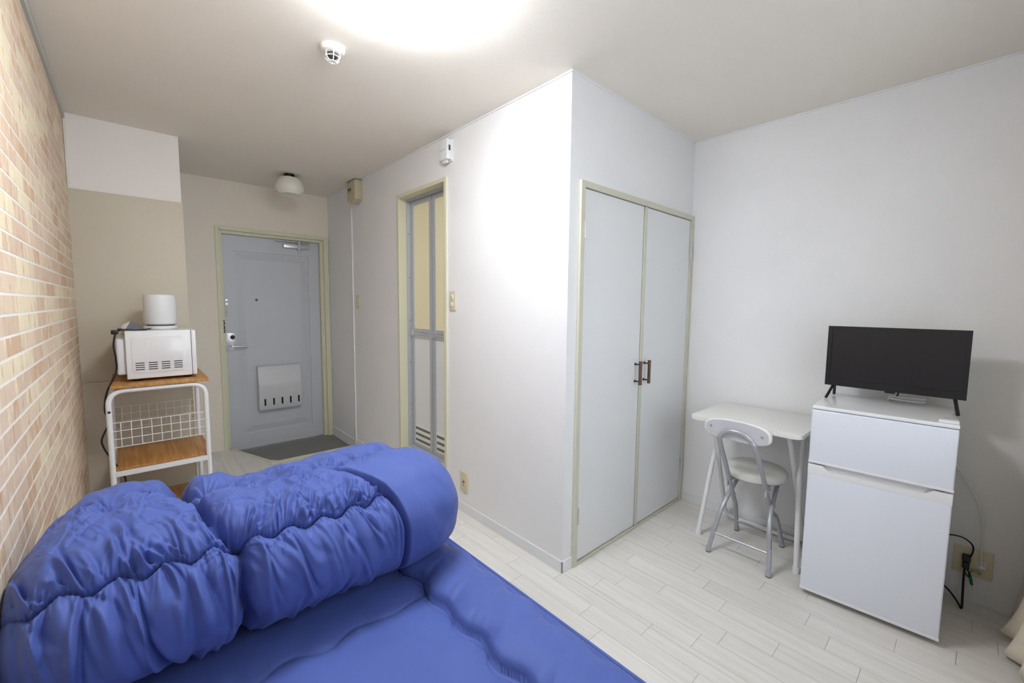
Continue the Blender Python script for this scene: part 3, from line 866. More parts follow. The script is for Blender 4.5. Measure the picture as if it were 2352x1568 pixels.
# ---- comforter, folded up at the foot of the bed
def comforter():
    ctrl = [(1.48, 0.436), (1.345, 0.436), (1.240, 0.462), (1.168, 0.535), (1.138, 0.640), (1.168, 0.738), (1.255, 0.792), (1.40, 0.806),
            (1.56, 0.785), (1.69, 0.732), (1.79, 0.645), (1.835, 0.535), (1.79, 0.446), (1.64, 0.436)]
    pts = [Vector((0, a, b)) for a, b in ctrl]
    path = smooth_path(pts, 40, closed=True)
    pa = np.array([(p.y, p.z) for p in path] + [(path[0].y, path[0].z)])
    sl = np.concatenate([[0], np.cumsum(np.hypot(*np.diff(pa, axis=0).T))])
    tot = sl[-1]
    sA, sB = 0.10, 1.02                 # the stretch seen from the room, sampled finely
    S = np.concatenate([np.linspace(0, sA, 14, endpoint=False), np.linspace(sA, sB, 330, endpoint=False), np.linspace(sB, tot, 60, endpoint=False)])
    py, pz = np.interp(S, sl, pa[:, 0]), np.interp(S, sl, pa[:, 1])
    X1 = np.linspace(0.006, 1.119, 640)
    X1 = np.sort(np.concatenate([X1, 1.119 - 0.05 * np.linspace(0, 1, 24) ** 2]))
    Xg, Sg = np.meshgrid(X1, S, indexing='ij')
    Py, Pz = np.repeat(py[None], len(X1), 0), np.repeat(pz[None], len(X1), 0)
    # ---- size of the section along the bed
    yc, zc = 1.48, 0.585
    tR = np.clip((Xg - 0.90) / (1.121 - 0.90), 0, 1)
    fR = (1 - tR ** 2.5) ** (1 / 2.5)
    tL = np.clip((0.13 - Xg) / 0.13, 0, 1)
    fL = 1 - 0.26 * tL ** 2.4
    f = fR * fL
    zb = 0.436
    Pn_y = yc + (Py - yc) * (0.15 + 0.85 * f) if False else yc + (Py - yc) * f
    Pn_z = zb + (Pz - zb) * (0.25 * f + 0.75 * f ** 0.9)
    lowz = 0.53
    Pn_z = np.where(fR < 1, lowz + (Pz - lowz) * fR, Pn_z)
    # ---- mounds seen against the far floor
    mx = np.array([0.0, 0.07, 0.12, 0.20, 0.27, 0.315, 0.345, 0.41, 0.47, 0.53, 0.59, 0.66, 0.73, 0.83, 0.93, 1.01, 1.15])
    mz = np.array([-.03, 0.00, 0.030, 0.042, 0.022, -.015, 0.012, 0.018, -.012, -.012, -.006, -.010, 0.008, 0.012, 0.008, -.015, -.05])
    xx = np.linspace(0, 1.15, 400)
    mzz = np.interp(xx, mx, mz)
    ker = np.exp(-np.linspace(-2, 2, 15) ** 2); ker /= ker.sum()
    mzz = np.convolve(np.pad(mzz, 7, 'edge'), ker, 'valid')
    topw = sstep(1.30, 1.56, Py) * sstep(0.60, 0.74, Pz)
    Pn_z = Pn_z + np.interp(Xg, xx, mzz) * topw
    Xn = Xg.copy()
    # ---- section normals
    dy = np.gradient(Py, axis=1); dz = np.gradient(Pz, axis=1)
    ln = np.hypot(dy, dz) + 1e-9
    ny_, nz_ = -dz / ln, dy / ln          # outward for this winding (fixed below)
    sgn = np.sign(np.sum((Py - yc) * ny_ + (Pz - zc) * nz_))
    ny_, nz_ = ny_ * sgn, nz_ * sgn
    nx_ = np.where(Xg > 0.9, tR ** 1.6, 0)
    q = np.sqrt(np.clip(1 - nx_ ** 2, 0.05, 1))
    ny_, nz_ = ny_ * q, nz_ * q
    # ---- arc positions of the features
    def s_at(z, front=True):
        m_ = (pa[:, 0] < 1.35) & (sl < 0.8)
        return np.interp(z, pa[m_, 1], sl[m_])
    s1 = s_at(0.752)                       # main stitched seam
    seam1 = s1 + 0.013 * np.sin(2 * np.pi * Xg / 0.084 + 0.6) + 0.010 * np.sin(Xg * 9) * sstep(0.4, 0.8, Xg)
    s2 = s1 + 0.30
    seam2 = s2 + 0.020 * np.sin(2 * np.pi * Xg / 0.11 + 2.0) + 0.03 * np.sin(Xg * 7)
    s0 = s1 - 0.36
    xf = np.interp(Sg, [0, 0.15, s1 - 0.22, s1 - 0.12, s1, s1 + 0.06, s1 + 0.16, s1 + 0.34, s1 + 0.5], [0.400, 0.402, 0.410, 0.402, 0.394, 0.372, 0.345, 0.318, 0.312])
    xf = xf + 0.006 * np.sin(Sg * 26)
    df = Xg - xf
    xfl = np.interp(Sg, [0, s1 - 0.30, s1 - 0.12, s1 - 0.02, s1 + 0.03, s1 + 0.09, s1 + 0.15, s1 + 0.22, s1 + 0.5], [0.845, 0.842, 0.828, 0.806, 0.786, 0.752, 0.715, 0.66, 0.56])
    dfl = Xg - xfl
    on_flap = sstep(-0.004, 0.006, dfl) * (1 - sstep(s1 + 0.14, s1 + 0.22, Sg))
    d1 = Sg - seam1
    quilt = 1 - on_flap
    D = np.zeros_like(Xg)
    # puffs between seams
    a1 = np.abs(d1)
    D += quilt * (-0.030 * np.exp(-a1 / 0.032) - 0.012 * gauss(d1, 0.005))
    a2 = np.abs(Sg - seam2)
    m2 = quilt * sstep(0.0, 0.1, Xg)
    D += m2 * (-(0.016 + 0.022 * sstep(0.3, 0.45, Xg)) * np.exp(-a2 / 0.035) - 0.006 * gauss(Sg - seam2, 0.006))
    D += 0.012 * sstep(s1 - 0.33, s1 - 0.18, Sg) * (1 - sstep(s1 - 0.10, s1, Sg))
    # gathers: single pleats, long ones hanging below the seam, shorter ones above it
    bil = lambda n: np.abs(n)
    rng = np.random.RandomState(5)
    def pleat(x0, sa, L, tilt, wd, amp, curve=0.0, base=None):
        """a fold that starts at (x0, sa) and runs L along the section (L<0: downwards)"""
        i0, i1 = np.searchsorted(X1, [x0 - abs(tilt) - 0.09, x0 + abs(tilt) + 0.09])
        sl_ = slice(max(i0, 0), max(i1, 1))
        sb = sa if base is None else base[sl_]
        t = (Sg[sl_] - sb) / L
        xc_ = x0 + tilt * t + curve * np.sin(np.pi * np.clip(t, 0, 1))
        d_ = Xg[sl_] - xc_
        ww_ = wd * (0.55 + 0.9 * np.clip(t, 0, 1))
        env = np.where((t > 0) & (t < 1), np.sin(np.pi * np.clip(t, 0, 1) ** 0.6) ** 0.8, 0)
        f_ = np.exp(-(d_ / ww_) ** 2) - 0.75 * np.exp(-((d_ - 1.5 * ww_) / (0.75 * ww_)) ** 2)
        D[sl_] += amp * env * f_ * quilt[sl_]
    for i in range(50):
        x0 = 0.015 + 0.80 * ((i + rng.rand() * 1.6) / 51) ** 1.12
        L = -(0.09 + 0.24 * rng.rand() ** 1.3)
        rt_ = x0 > 0.42
        if rt_ and rng.rand() < 0.3: continue
        pleat(x0, 0, L, rng.uniform(-0.02, 0.05) if not rt_ else rng.uniform(0.0, 0.11), rng.uniform(0.004, 0.013), rng.uniform(0.003, 0.0145) * (1 if not rt_ else 0.75), rng.uniform(-0.016, 0.016), base=seam1)
    for i in range(16):
        x0 = 0.03 + 0.76 * rng.rand()
        pleat(x0, s1 - 0.36 - 0.05 * rng.rand(), 0.14 + 0.12 * rng.rand(), rng.uniform(-0.03, 0.03), rng.uniform(0.007, 0.014), rng.uniform(0.004, 0.010), rng.uniform(-0.01, 0.01))
    for i in range(64):
        x0 = 0.02 + 0.79 * (i + rng.rand() * 0.9) / 64
        L = 0.05 + 0.13 * rng.rand()
        tl = rng.uniform(-0.075, -0.01) if x0 < 0.38 else rng.uniform(-0.03, 0.06)
        pleat(x0, 0, L, tl, rng.uniform(0.0045, 0.010), rng.uniform(0.004, 0.0135), rng.uniform(-0.012, 0.012), base=seam1)
    for i in range(46):
        x0 = 0.05 + 0.70 * rng.rand()
        pleat(x0, s1 + 0.10 + 0.26 * rng.rand(), (0.06 + 0.10 * rng.rand()) * rng.choice([-1, 1]), rng.uniform(-0.09, 0.09), rng.uniform(0.004, 0.009), rng.uniform(0.002, 0.007), rng.uniform(-0.02, 0.02))
    for i in range(150):
        x0 = 0.02 + 0.79 * rng.rand()
        L = (0.02 + 0.05 * rng.rand()) * rng.choice([-1, 1])
        pleat(x0, 0, L, rng.uniform(-0.012, 0.012), rng.uniform(0.0025, 0.0045), rng.uniform(0.0012, 0.0040), rng.uniform(-0.004, 0.004), base=seam1)
    for i in range(90):
        x0 = 0.04 + 0.74 * rng.rand()
        pleat(x0, s1 + 0.06 + 0.34 * rng.rand(), (0.03 + 0.06 * rng.rand()) * rng.choice([-1, 1]), rng.uniform(-0.05, 0.05), rng.uniform(0.003, 0.006), rng.uniform(0.0012, 0.0042), rng.uniform(-0.012, 0.012))
    # tiny puckers of the stitching
    D += quilt * 0.0022 * np.exp(-a1 / 0.010) * np.sin(Xg * 2 * np.pi / 0.0085 + 3 * fbm(Xg * 20, Sg * 0, 27)) 
    pl1 = bil(fbm((Xg + 0.16 * d1) * 15, Sg * 2.0, 31, 2))
    below = np.where(d1 < 0, np.exp(-a1 / 0.22), 0) * (1 - np.exp(-a1 / 0.02))
    D += quilt * 0.024 * below * (pl1 - 0.3)
    near2 = np.exp(-a2 / 0.06)
    pl3 = bil(fbm(Xg * 21 + Sg * 5, Sg * 7, 51, 2))
    D += m2 * 0.020 * near2 * (pl3 - 0.3)
    # deep fold that splits the roll
    D += -0.050 * gauss(df, 0.011) - 0.022 * gauss(df, 0.045)
    D += 0.012 * gauss(df - 0.04, 0.03) + 0.010 * gauss(df + 0.045, 0.03)
    fold_w = 0.012 * fbm(Sg * 34, Xg * 9, 61, 2) * gauss(df, 0.07)
    D += fold_w * sstep(s1 - 0.05, s1 + 0.05, Sg)
    # second, softer fold further right
    xf2 = 0.640 + 0.03 * (Sg - s1) - 0.02 * np.sin(Sg * 12)
    D += -0.020 * gauss(Xg - xf2, 0.010) * (1 - sstep(s1 - 0.26, s1 - 0.17, Sg))
    xf3 = 0.235 - 0.30 * (Sg - s1 + 0.2)
    D += -0.018 * gauss(Xg - xf3, 0.009) * gauss(Sg - (s1 - 0.22), 0.13)
    # outer turned-over layer on the right: a smooth, proud sheet with a crisp edge
    D += 0.009 * on_flap - 0.022 * gauss(dfl + 0.004, 0.0055) * (1 - sstep(s1 + 0.13, s1 + 0.22, Sg))
    D += on_flap * (0.006 * fbm(Xg * 7 + Sg * 3, Sg * 8, 71, 2) + 0.0035 * fbm((Xg + 0.5 * Sg) * 22, Sg * 5, 73, 2))
    # buttons / pinches with radiating creases
    for (bx, bs, rr, dep) in ((0.395, s1 + 0.0, 0.030, 0.030), (0.365, s1 + 0.30, 0.035, 0.030), (0.745, s1 + 0.24, 0.035, 0.030), (0.165, s1 + 0.26, 0.025, 0.018), (0.56, s1 + 0.33, 0.03, 0.016)):
        ex_, es_ = Xg - bx, Sg - bs
        rad = np.hypot(ex_, es_) + 1e-6
        ang = np.arctan2(es_, ex_)
        D += -dep * np.exp(-rad / rr) + 0.008 * np.exp(-((rad - 0.045) / 0.04) ** 2) * bil(fbm(np.cos(ang) * 3.2 + bx * 9, np.sin(ang) * 3.2, 81, 2)) * 2
    # general softness
    D += 0.014 * fbm(Xg * 5, Sg * 5, 91) * (1 - 0.5 * on_flap) + 0.004 * fbm(Xg * 17, Sg * 13, 95, 2) + 0.0014 * fbm(Xg * 48, Sg * 30, 97, 2) * quilt
    # soft crumples on the top surfaces
    top_z = sstep(s1 + 0.05, s1 + 0.12, Sg) * quilt
    cr = bil(fbm(Xg * 13 + Sg * 4, Sg * 15 - Xg * 6, 101, 2))
    D += top_z * 0.016 * (0.28 - cr)
    # keep the underside and the two ends calm
    calm = sstep(0.03, 0.20, Sg) * (1 - sstep(tot - 0.28, tot - 0.12, Sg))
    D *= calm * (1 - 0.75 * tR ** 2) * (0.35 + 0.65 * sstep(0.0, 0.06, Xg))
    Yn = Pn_y + ny_ * D
    Zn = Pn_z + nz_ * D
    Xn = Xn + nx_ * D * 0.6
    Xn = np.clip(Xn, 0.006, 1.17)
    Zn = np.maximum(Zn, 0.434 + 0.0 * Zn)
    return grid_mesh('comforter', Xn, Yn, Zn, M['blue'], closed_v=True, caps=True)
cf_ = comforter()
tag(cf_, 'puffy royal blue comforter folded up across the bed foot', 'comforter')

# ================================================================== CART, MICROWAVE, KETTLE
ct = thing('utility_cart', 'white tube-frame cart with wooden shelves under the microwave', 'cart', (0.33, 3.25, 0))
NY, FY, UX0, UX1, UZ, UR = 3.020, 3.480, 0.124, 0.540, 0.862, 0.0125
for yy in (NY, FY):
    fr_ = obj('side_frame', B().tube(fillet([(UX0, yy, 0), (UX0, yy, UZ), (UX1, yy, UZ), (UX1, yy, 0)], 0.075, 10), UR, 14), M['white_paint'], ct)
    obj('crossbar', B().box(UX0, UX1, yy - 0.010, yy + 0.010, 0.402, 0.428, 0.002), M['white_paint'], fr_)
    obj('crossbar', B().box(UX0, UX1, yy - 0.008, yy + 0.008, 0.10, 0.12, 0.002), M['white_paint'], fr_)
    wm = B()
    z0, z1, n = 0.560, 0.692, 10
    for k in range(4): wm.tube([(UX0 + 0.008, yy, z0 + (z1 - z0) * k / 3), (UX1 - 0.008, yy, z0 + (z1 - z0) * k / 3)], 0.0022, 6)
    for k in range(1, n): wm.tube([(UX0 + (UX1 - UX0) * k / n, yy - 0.003, z0), (UX0 + (UX1 - UX0) * k / n, yy - 0.003, z1)], 0.0020, 6)
    obj('wire_grid', wm, M['white_paint'], fr_)
    for xx_ in (UX0, UX1):
        obj('foot', B().lathe((xx_, yy, 0), [(0.016, 0), (0.016, 0.02), (0.0135, 0.024)], 16), M['rubber'], fr_)
obj('bolt', B().lathe((UX0 + 0.001, NY - UR + 0.001, 0.755), [(0.0065, 0), (0.0065, 0.002), (0.003, 0.002), (0.003, 0.003), (0, 0.003)], 14, (0, -1, 0)), M['rubber'], ct)
obj('top_board', B().box(0.135, 0.556, 3.000, 3.545, 0.876, 0.891, 0.002), M['wood_cart'], ct, label='wooden top board')
obj('shelf', B().box(0.136, 0.556, 3.032, 3.470, 0.428, 0.441, 0.002), M['wood_cart'], ct, label='wooden lower shelf')
obj('shelf', B().box(0.136, 0.556, 3.032, 3.470, 0.120, 0.133, 0.002), M['wood_cart'], ct, label='wooden bottom shelf')

mw = thing('microwave', 'white microwave oven with side vents on the wooden cart', 'microwave', (0.35, 3.32, 0.891))
MY0, MY1, MZ0, MZ1 = 3.100, 3.545, 0.906, 1.172
obj('body', B().box(0.203, 0.490, MY0, MY1, MZ0, MZ1, 0.006, 3), M['white_gloss'], mw)
obj('door', B().box(0.4915, 0.513, MY0 - 0.001, MY1, MZ0 + 0.002, MZ1 - 0.002, 0.005, 3), M['white_gloss'], mw)
obj('back_bulge', B().box(0.165, 0.206, 3.125, 3.45, 0.93, 1.13, 0.012, 3), M['white_gloss'], mw)
rp = B()
o_, i_ = rrect(0.228, 0.462, 0.938, 1.142, 0.018), rrect(0.231, 0.459, 0.941, 1.139, 0.016)
rp.prism(o_, lambda a, b: (a, MY0 + 0.001, b), lambda a, b: (a, MY0 - 0.003, b), 0.002)
obj('pressed_panel', rp, M['white_gloss'], mw)
for k in range(4):
    for j in range(4):
        xs, zs = 0.2405 + k * 0.0555, 0.994 - j * 0.0122
        obj('vent_slit', B().box(xs, xs + 0.038, MY0 - 0.0038, MY0 - 0.0028, zs - 0.0022, zs + 0.0022), M['slot'], mw, smooth=0)
for (x, y) in ((0.24, 3.14), (0.47, 3.14), (0.24, 3.50), (0.47, 3.50)):
    obj('foot', B().lathe((x, y, 0.891), [(0.014, 0), (0.016, 0.016)], 16), M['rubber'], mw)

kt = thing('electric_kettle', 'white rounded cylindrical kettle on a round base atop the microwave', 'kettle', (0.367, 3.29, 1.172))
obj('base', B().lathe((0.367, 3.29, 1.172), [(0.074, 0), (0.080, 0.003), (0.080, 0.016), (0.076, 0.020), (0, 0.020)], 48), M['white_plastic'], kt)
kp = [(0.060, 0.022), (0.060, 0.027), (0.074, 0.031), (0.0785, 0.042), (0.0785, 0.12), (0.077, 0.185), (0.072, 0.202), (0.058, 0.208), (0, 0.209)]
obj('body', B().lathe((0.367, 3.29, 1.172), kp, 56), M['white_plastic'], kt, smooth=50)
obj('gasket', B().lathe((0.367, 3.29, 1.172), [(0.066, 0.0195), (0.066, 0.0245)], 40), M['rubber'], kt)

bk = thing('booklet', 'small folded white and grey booklet on the microwave beside the kettle', 'booklet', (0.23, 3.19, 1.172))
def sheet(pts, th): 
    b = B()
    lo = [b.bm.verts.new(p) for p in pts]; hi = [b.bm.verts.new((p[0], p[1], p[2] + th)) for p in pts]
    b.bm.faces.new(lo[::-1]); b.bm.faces.new(hi)
    for i in range(len(pts)): b.bm.faces.new((lo[i], lo[(i + 1) % len(pts)], hi[(i + 1) % len(pts)], hi[i]))
    return b
obj('cover', sheet([(0.184, 3.128, 1.1735), (0.211, 3.128, 1.184), (0.232, 3.21, 1.222), (0.199, 3.21, 1.204)], 0.002), M['paper_doc'], bk, smooth=0)
obj('page', sheet([(0.211, 3.128, 1.184), (0.279, 3.14, 1.181), (0.262, 3.21, 1.208), (0.232, 3.21, 1.222)], 0.002), M['paper_grey'], bk, smooth=0)

# kettle cord with its plug, running down behind the cart
kc = thing('black_cord', 'black cord hanging from the microwave top down past the cart', 'cord', (0.15, 3.2, 1.15))
obj('cable', B().tube(smooth_path([(0.315, 3.212, 1.178), (0.285, 3.13, 1.178), (0.25, 3.115, 1.178), (0.205, 3.112, 1.180), (0.172, 3.112, 1.166), (0.158, 3.105, 1.10), (0.163, 3.105, 1.03), (0.160, 3.12, 0.95), (0.122, 3.03, 0.86), (0.108, 3.06, 0.76), (0.118, 3.12, 0.68), (0.088, 3.10, 0.60), (0.092, 3.09, 0.555), (0.118, 3.08, 0.49), (0.150, 3.08, 0.42), (0.170, 3.06, 0.36), (0.145, 3.05, 0.30), (0.10, 3.3, 0.05), (0.06, 3.5, 0.012)], 8), 0.0042, 8), M['black'], kc)
obj('plug', B().box(0.150, 0.180, 3.099, 3.125, 1.156, 1.180, 0.006).box(0.176, 0.200, 3.103, 3.121, 1.174, 1.188, 0.005), M['black'], kc)

# ================================================================== DESK
DT = 0.742
dk = thing('folding_desk', 'small white folding desk against the wall between closet and refrigerator', 'desk', (2.75, 0.76, 0))
obj('top', B().prism(rrect(2.492, 2.998, 0.504, 1.030, 0.035), lambda a, b: (a, b, DT - 0.020), lambda a, b: (a, b, DT), 0.003), M['desk'], dk)
for (fx_, fy_, my_, ty_) in ((2.653, 1.018, 0.985, 0.978), (2.658, 0.526, 0.556, 0.560)):
    lg = obj('leg', B().tube([(fx_, fy_, 0.02), (2.735, my_, 0.46), (2.80, ty_, DT - 0.022)], 0.0125, 12), M['white_paint'], dk)
    obj('foot', B().lathe((fx_, fy_, 0), [(0.016, 0), (0.016, 0.028), (0.0135, 0.032)], 14), M['white_plastic'], lg)
rl = B().tube(fillet([(2.60, 0.955, DT - 0.022), (2.66, 0.958, DT - 0.08), (2.985, 0.990, 0.014), (2.985, 0.57, 0.014), (2.66, 0.586, DT - 0.08), (2.60, 0.588, DT - 0.022)], 0.07, 10), 0.0125, 12)
obj('rear_frame', rl, M['white_paint'], dk)
for yy in (0.980, 0.560):
    obj('rail', B().box(2.62, 2.90, yy - 0.005, yy + 0.005, DT - 0.032, DT - 0.020), M['white_paint'], dk, smooth=0)
for yy in (0.972, 0.572):
    obj('pivot', B().cyl((2.768, yy - 0.018, 0.47), (2.768, yy + 0.018, 0.47), 0.008, 12), M['white_plastic'], dk)
obj('pipe_clamp', B().cyl((2.985, 0.70, 0.014), (2.985, 0.66, 0.014), 0.0155, 14), M['white_plastic'], dk)

# ================================================================== CHAIR
ch = thing('folding_chair', 'round-seated silver folding chair with padded white back at the desk', 'chair', (2.68, 0.76, 0))
arch = [(2.872, 0.884, 0.012), (2.800, 0.872, 0.180), (2.700, 0.851, 0.270), (2.540, 0.838, 0.485), (2.412, 0.832, 0.660), (2.388, 0.815, 0.705), (2.380, 0.785, 0.728), (2.379, 0.745, 0.732), (2.384, 0.705, 0.722), (2.396, 0.677, 0.690), (2.410, 0.666, 0.655), (2.540, 0.664, 0.485), (2.700, 0.667, 0.270), (2.800, 0.660, 0.180), (2.876, 0.648, 0.012)]
obj('back_frame', B().tube(smooth_path(arch, 6), 0.0115, 14), M['silver'], ch)
fb = B()
for y0, y1, y2 in ((0.903, 0.872, 0.845), (0.609, 0.640, 0.668)):
    fb.tube(smooth_path([(2.519, y0, 0.012), (2.555, (y0 * 0.6 + y1 * 0.4), 0.12), (2.600, y1, 0.240), (2.700, (y1 + y2) / 2, 0.330), (2.845, y2, 0.425)], 6), 0.0115, 14)
fb.tube([(2.845, 0.845, 0.425), (2.845, 0.668, 0.425)], 0.0095, 10)
obj('front_frame', fb, M['silver'], ch)
obj('stretcher', B().tube([(2.548, 0.889, 0.102), (2.548, 0.623, 0.102)], 0.0062, 10), M['silver'], ch)
obj('stretcher', B().tube([(2.845, 0.878, 0.074), (2.848, 0.654, 0.074)], 0.0062, 10), M['silver'], ch)
for p in ((2.519, 0.903), (2.519, 0.609), (2.872, 0.884), (2.876, 0.648)):
    fo = obj('foot', B().lathe((p[0], p[1], 0), [(0.0135, 0.004), (0.0145, 0.006), (0.0135, 0.026), (0.012, 0.03)], 16), M['silver'], ch)
    obj('foot_pad', B().lathe((p[0], p[1], 0), [(0.0135, 0), (0.0135, 0.005)], 16), M['rubber'], fo)
for yy in (0.857, 0.660):
    obj('pivot', B().cyl((2.682, yy - 0.020, 0.298), (2.682, yy + 0.020, 0.298), 0.006, 10), M['chrome'], ch)
sc_ = (2.738, 0.762, 0.440)
seat = B().lathe((sc_[0], sc_[1], 0.418), [(0.140, 0), (0.146, 0.002), (0.150, 0.008), (0.154, 0.020), (0.153, 0.034), (0.146, 0.045), (0.130, 0.051), (0.08, 0.054), (0, 0.055)], 56)
so = obj('seat', seat, M['vinyl'], ch, smooth=60, label='white vinyl seat cushion')
obj('seat_plate', B().lathe((sc_[0], sc_[1], 0.412), [(0.138, 0), (0.138, 0.007)], 48).box(2.60, 2.86, 0.835, 0.845, 0.395, 0.414).box(2.60, 2.86, 0.668, 0.678, 0.395, 0.414), M['silver'], so)
for yy in (0.848, 0.659):
    obj('bracket', B().box(2.575, 2.64, yy - 0.004, yy + 0.004, 0.372, 0.414, 0.003).cyl((2.600, yy - 0.016, 0.398), (2.600, yy + 0.016, 0.398), 0.005, 10), M['chrome'], ch)
# backrest: curved oval pad, hollow toward the sitter
bp_ = B()
NU, NV = 40, 5
hw, hh, yc0, zc0 = 0.156, 0.062, 0.757, 0.722
outl = []
for i in range(56):
    a = 2 * math.pi * i / 56
    ca, sa = math.cos(a), math.sin(a)
    e = 2.6
    yy = hw * math.copysign(abs(ca) ** (2 / e), ca)
    zz = hh * math.copysign(abs(sa) ** (2 / e), sa) - (0.018 * (1 - (yy / hw) ** 2) if sa < 0 else 0) * -1
    outl.append((yy, zz))
def padpt(yy, zz, d):
    xb_ = 2.394 + 0.55 * yy * yy - 0.10 * zz
    return (xb_ + d + 0.0, yc0 + yy, zc0 + zz)
rings = []
for (sc2, d) in ((0.0, 0.0), (0.5, 0.0), (0.93, 0.0), (0.985, 0.004), (1.0, 0.012), (0.985, 0.022), (0.93, 0.028), (0.5, 0.032), (0.0, 0.033)):
    if sc2 == 0.0: rings.append([bp_.bm.verts.new(padpt(0, 0, d))])
    else: rings.append([bp_.bm.verts.new(padpt(y * sc2, z * sc2, d)) for y, z in outl])
for A, C in zip(rings[:-1], rings[1:]):
    n = 56
    for j in range(n):
        k = (j + 1) % n
        if len(A) == 1: bp_.bm.faces.new((A[0], C[k], C[j]))
        elif len(C) == 1: bp_.bm.faces.new((A[j], A[k], C[0]))
        else: bp_.bm.faces.new((A[j], A[k], C[k], C[j]))
bo = obj('backrest', bp_, M['vinyl'], ch, smooth=50, label='padded white backrest')
bkp = B()
A = [bkp.bm.verts.new(padpt(y * 0.925, z * 0.90, -0.0012)) for y, z in outl]
Cc = bkp.bm.verts.new(padpt(0, 0, -0.0012))
A2 = [bkp.bm.verts.new(padpt(y * 0.5, z * 0.5, -0.0012)) for y, z in outl]
for j in range(56):
    k = (j + 1) % 56
    bkp.bm.faces.new((A[j], A[k], A2[k], A2[j])); bkp.bm.faces.new((A2[j], A2[k], Cc))
obj('back_panel', bkp, M['pad_back'], bo, smooth=50)
for (yy, zz) in ((0.118, 0.012), (-0.118, 0.005), (0.012, 0.0)):
    p = padpt(yy, zz, -0.0015)
    obj('screw', B().lathe(p, [(0.0065, 0), (0.0055, 0.003), (0, 0.0035)], 12, (-1, 0, 0)), M['chrome'], bo)
stk = obj('sticker', B().box(2.5395, 2.5565, 0.6125, 0.6135, 0.125, 0.195), M['paper_doc'], ch, smooth=0, label='small white label on the front leg')
mk = B()
mk.box(2.541, 2.549, 0.6118, 0.6126, 0.130, 0.182); 
obj('print', mk, M['slot'], stk, smooth=0)
obj('print', B().box(2.541, 2.555, 0.6118, 0.6126, 0.184, 0.192), M['green'], stk, smooth=0)

# ================================================================== REFRIGERATOR
ang = -math.atan2(0.029, 0.459)       # turned a touch from the wall
fg = thing('refrigerator', 'small two-door white refrigerator standing under the television', 'refrigerator', (2.511, 0.243, 0), rz=-ang)
# local axes: x depth away from the front, y width
W2, FH = 0.2305, 0.896
obj('body', B().box(0.048, 0.435, -W2, W2, 0.03, FH - 0.004, 0.006), M['fridge_side'], fg, world=False)
tp = obj('top_plate', B().box(0.004, 0.435, -W2 - 0.001, W2 + 0.001, FH - 0.016, FH, 0.006, 3), M['white_gloss'], fg, world=False)
up_ = obj('freezer_door', B().box(0.0, 0.044, -W2, W2, 0.640, FH - 0.018, 0.007, 3), M['fridge'], fg, world=False)
obj('door_edge', B().box(-0.001, 0.044, -W2 - 0.001, W2 + 0.001, 0.633, 0.645, 0.003), M['white_gloss'], up_, world=False)
lo_ = obj('fridge_door', B().box(0.0, 0.044, -W2, W2, 0.036, 0.586, 0.007, 3), M['fridge'], fg, world=False)
obj('door_edge', B().box(-0.001, 0.044, -W2 - 0.001, W2 + 0.001, 0.026, 0.040, 0.003), M['white_gloss'], lo_, world=False)
hp = B().box(0.024, 0.044, -W2, W2, 0.583, 0.627, 0.002)
hp.prism([(W2, 0.583), (W2, 0.626), (W2 - 0.055, 0.626), (W2 - 0.075, 0.606), (-W2 + 0.075, 0.606), (-W2 + 0.055, 0.626), (-W2, 0.626), (-W2, 0.583)],
         lambda a, b: (-0.001, a, b), lambda a, b: (0.026, a, b), 0.002)
obj('grip_rail', hp, M['white_gloss'], lo_, world=False)
obj('hinge_cover', B().prism([(0.012, -W2 + 0.002), (0.075, -W2 + 0.002), (0.075, -W2 + 0.036), (0.028, -W2 + 0.058), (0.012, -W2 + 0.058)], lambda a, b: (a, b, FH), lambda a, b: (a, b, FH + 0.014), 0.004), M['white_gloss'], fg, world=False)
obj('hinge', B().cyl((0.022, -W2 + 0.02, 0.622), (0.022, -W2 + 0.02, 0.640), 0.006, 10), M['chrome'], fg, world=False)
for (x, y) in ((0.08, -0.19), (0.08, 0.19), (0.42, -0.19), (0.42, 0.19)):
    obj('foot', B().lathe((x, y, 0), [(0.018, 0), (0.018, 0.012), (0.012, 0.014), (0.012, 0.032)], 14), M['rubber'], fg, world=False)

# ================================================================== TELEVISION
tv = thing('television', 'black flat-screen television standing on the refrigerator', 'television', (2.79, 0.245, FH))
TX = 2.778
TY0, TY1, TZ0, TZ1 = 0.005, 0.487, 0.957, 1.248
obj('housing', B().box(TX + 0.006, TX + 0.036, TY0 + 0.004, TY1 - 0.004, TZ0 + 0.004, TZ1 - 0.004, 0.006).box(TX + 0.03, TX + 0.062, TY0 + 0.07, TY1 - 0.07, TZ0 + 0.006, TZ0 + 0.19, 0.012), M['tv_body'], tv)
bz = B()
ix0, ix1, iz0, iz1 = TY0 + 0.017, TY1 - 0.018, TZ0 + 0.031, TZ1 - 0.018
bz.box(TX, TX + 0.01, TY0, ix0, TZ0, TZ1); bz.box(TX, TX + 0.01, ix1, TY1, TZ0, TZ1)
bz.box(TX, TX + 0.01, ix0, ix1, TZ0, iz0); bz.box(TX, TX + 0.01, ix0, ix1, iz1, TZ1)
obj('bezel', bz, M['tv_body'], tv)
obj('screen', B().box(TX + 0.003, TX + 0.008, ix0 - 0.002, ix1 + 0.002, iz0 - 0.002, iz1 + 0.002), M['tv_screen'], tv, smooth=0)
obj('sensor_tab', B().box(TX + 0.002, TX + 0.014, 0.226, 0.262, TZ0 - 0.008, TZ0 + 0.003, 0.002), M['tv_body'], tv)
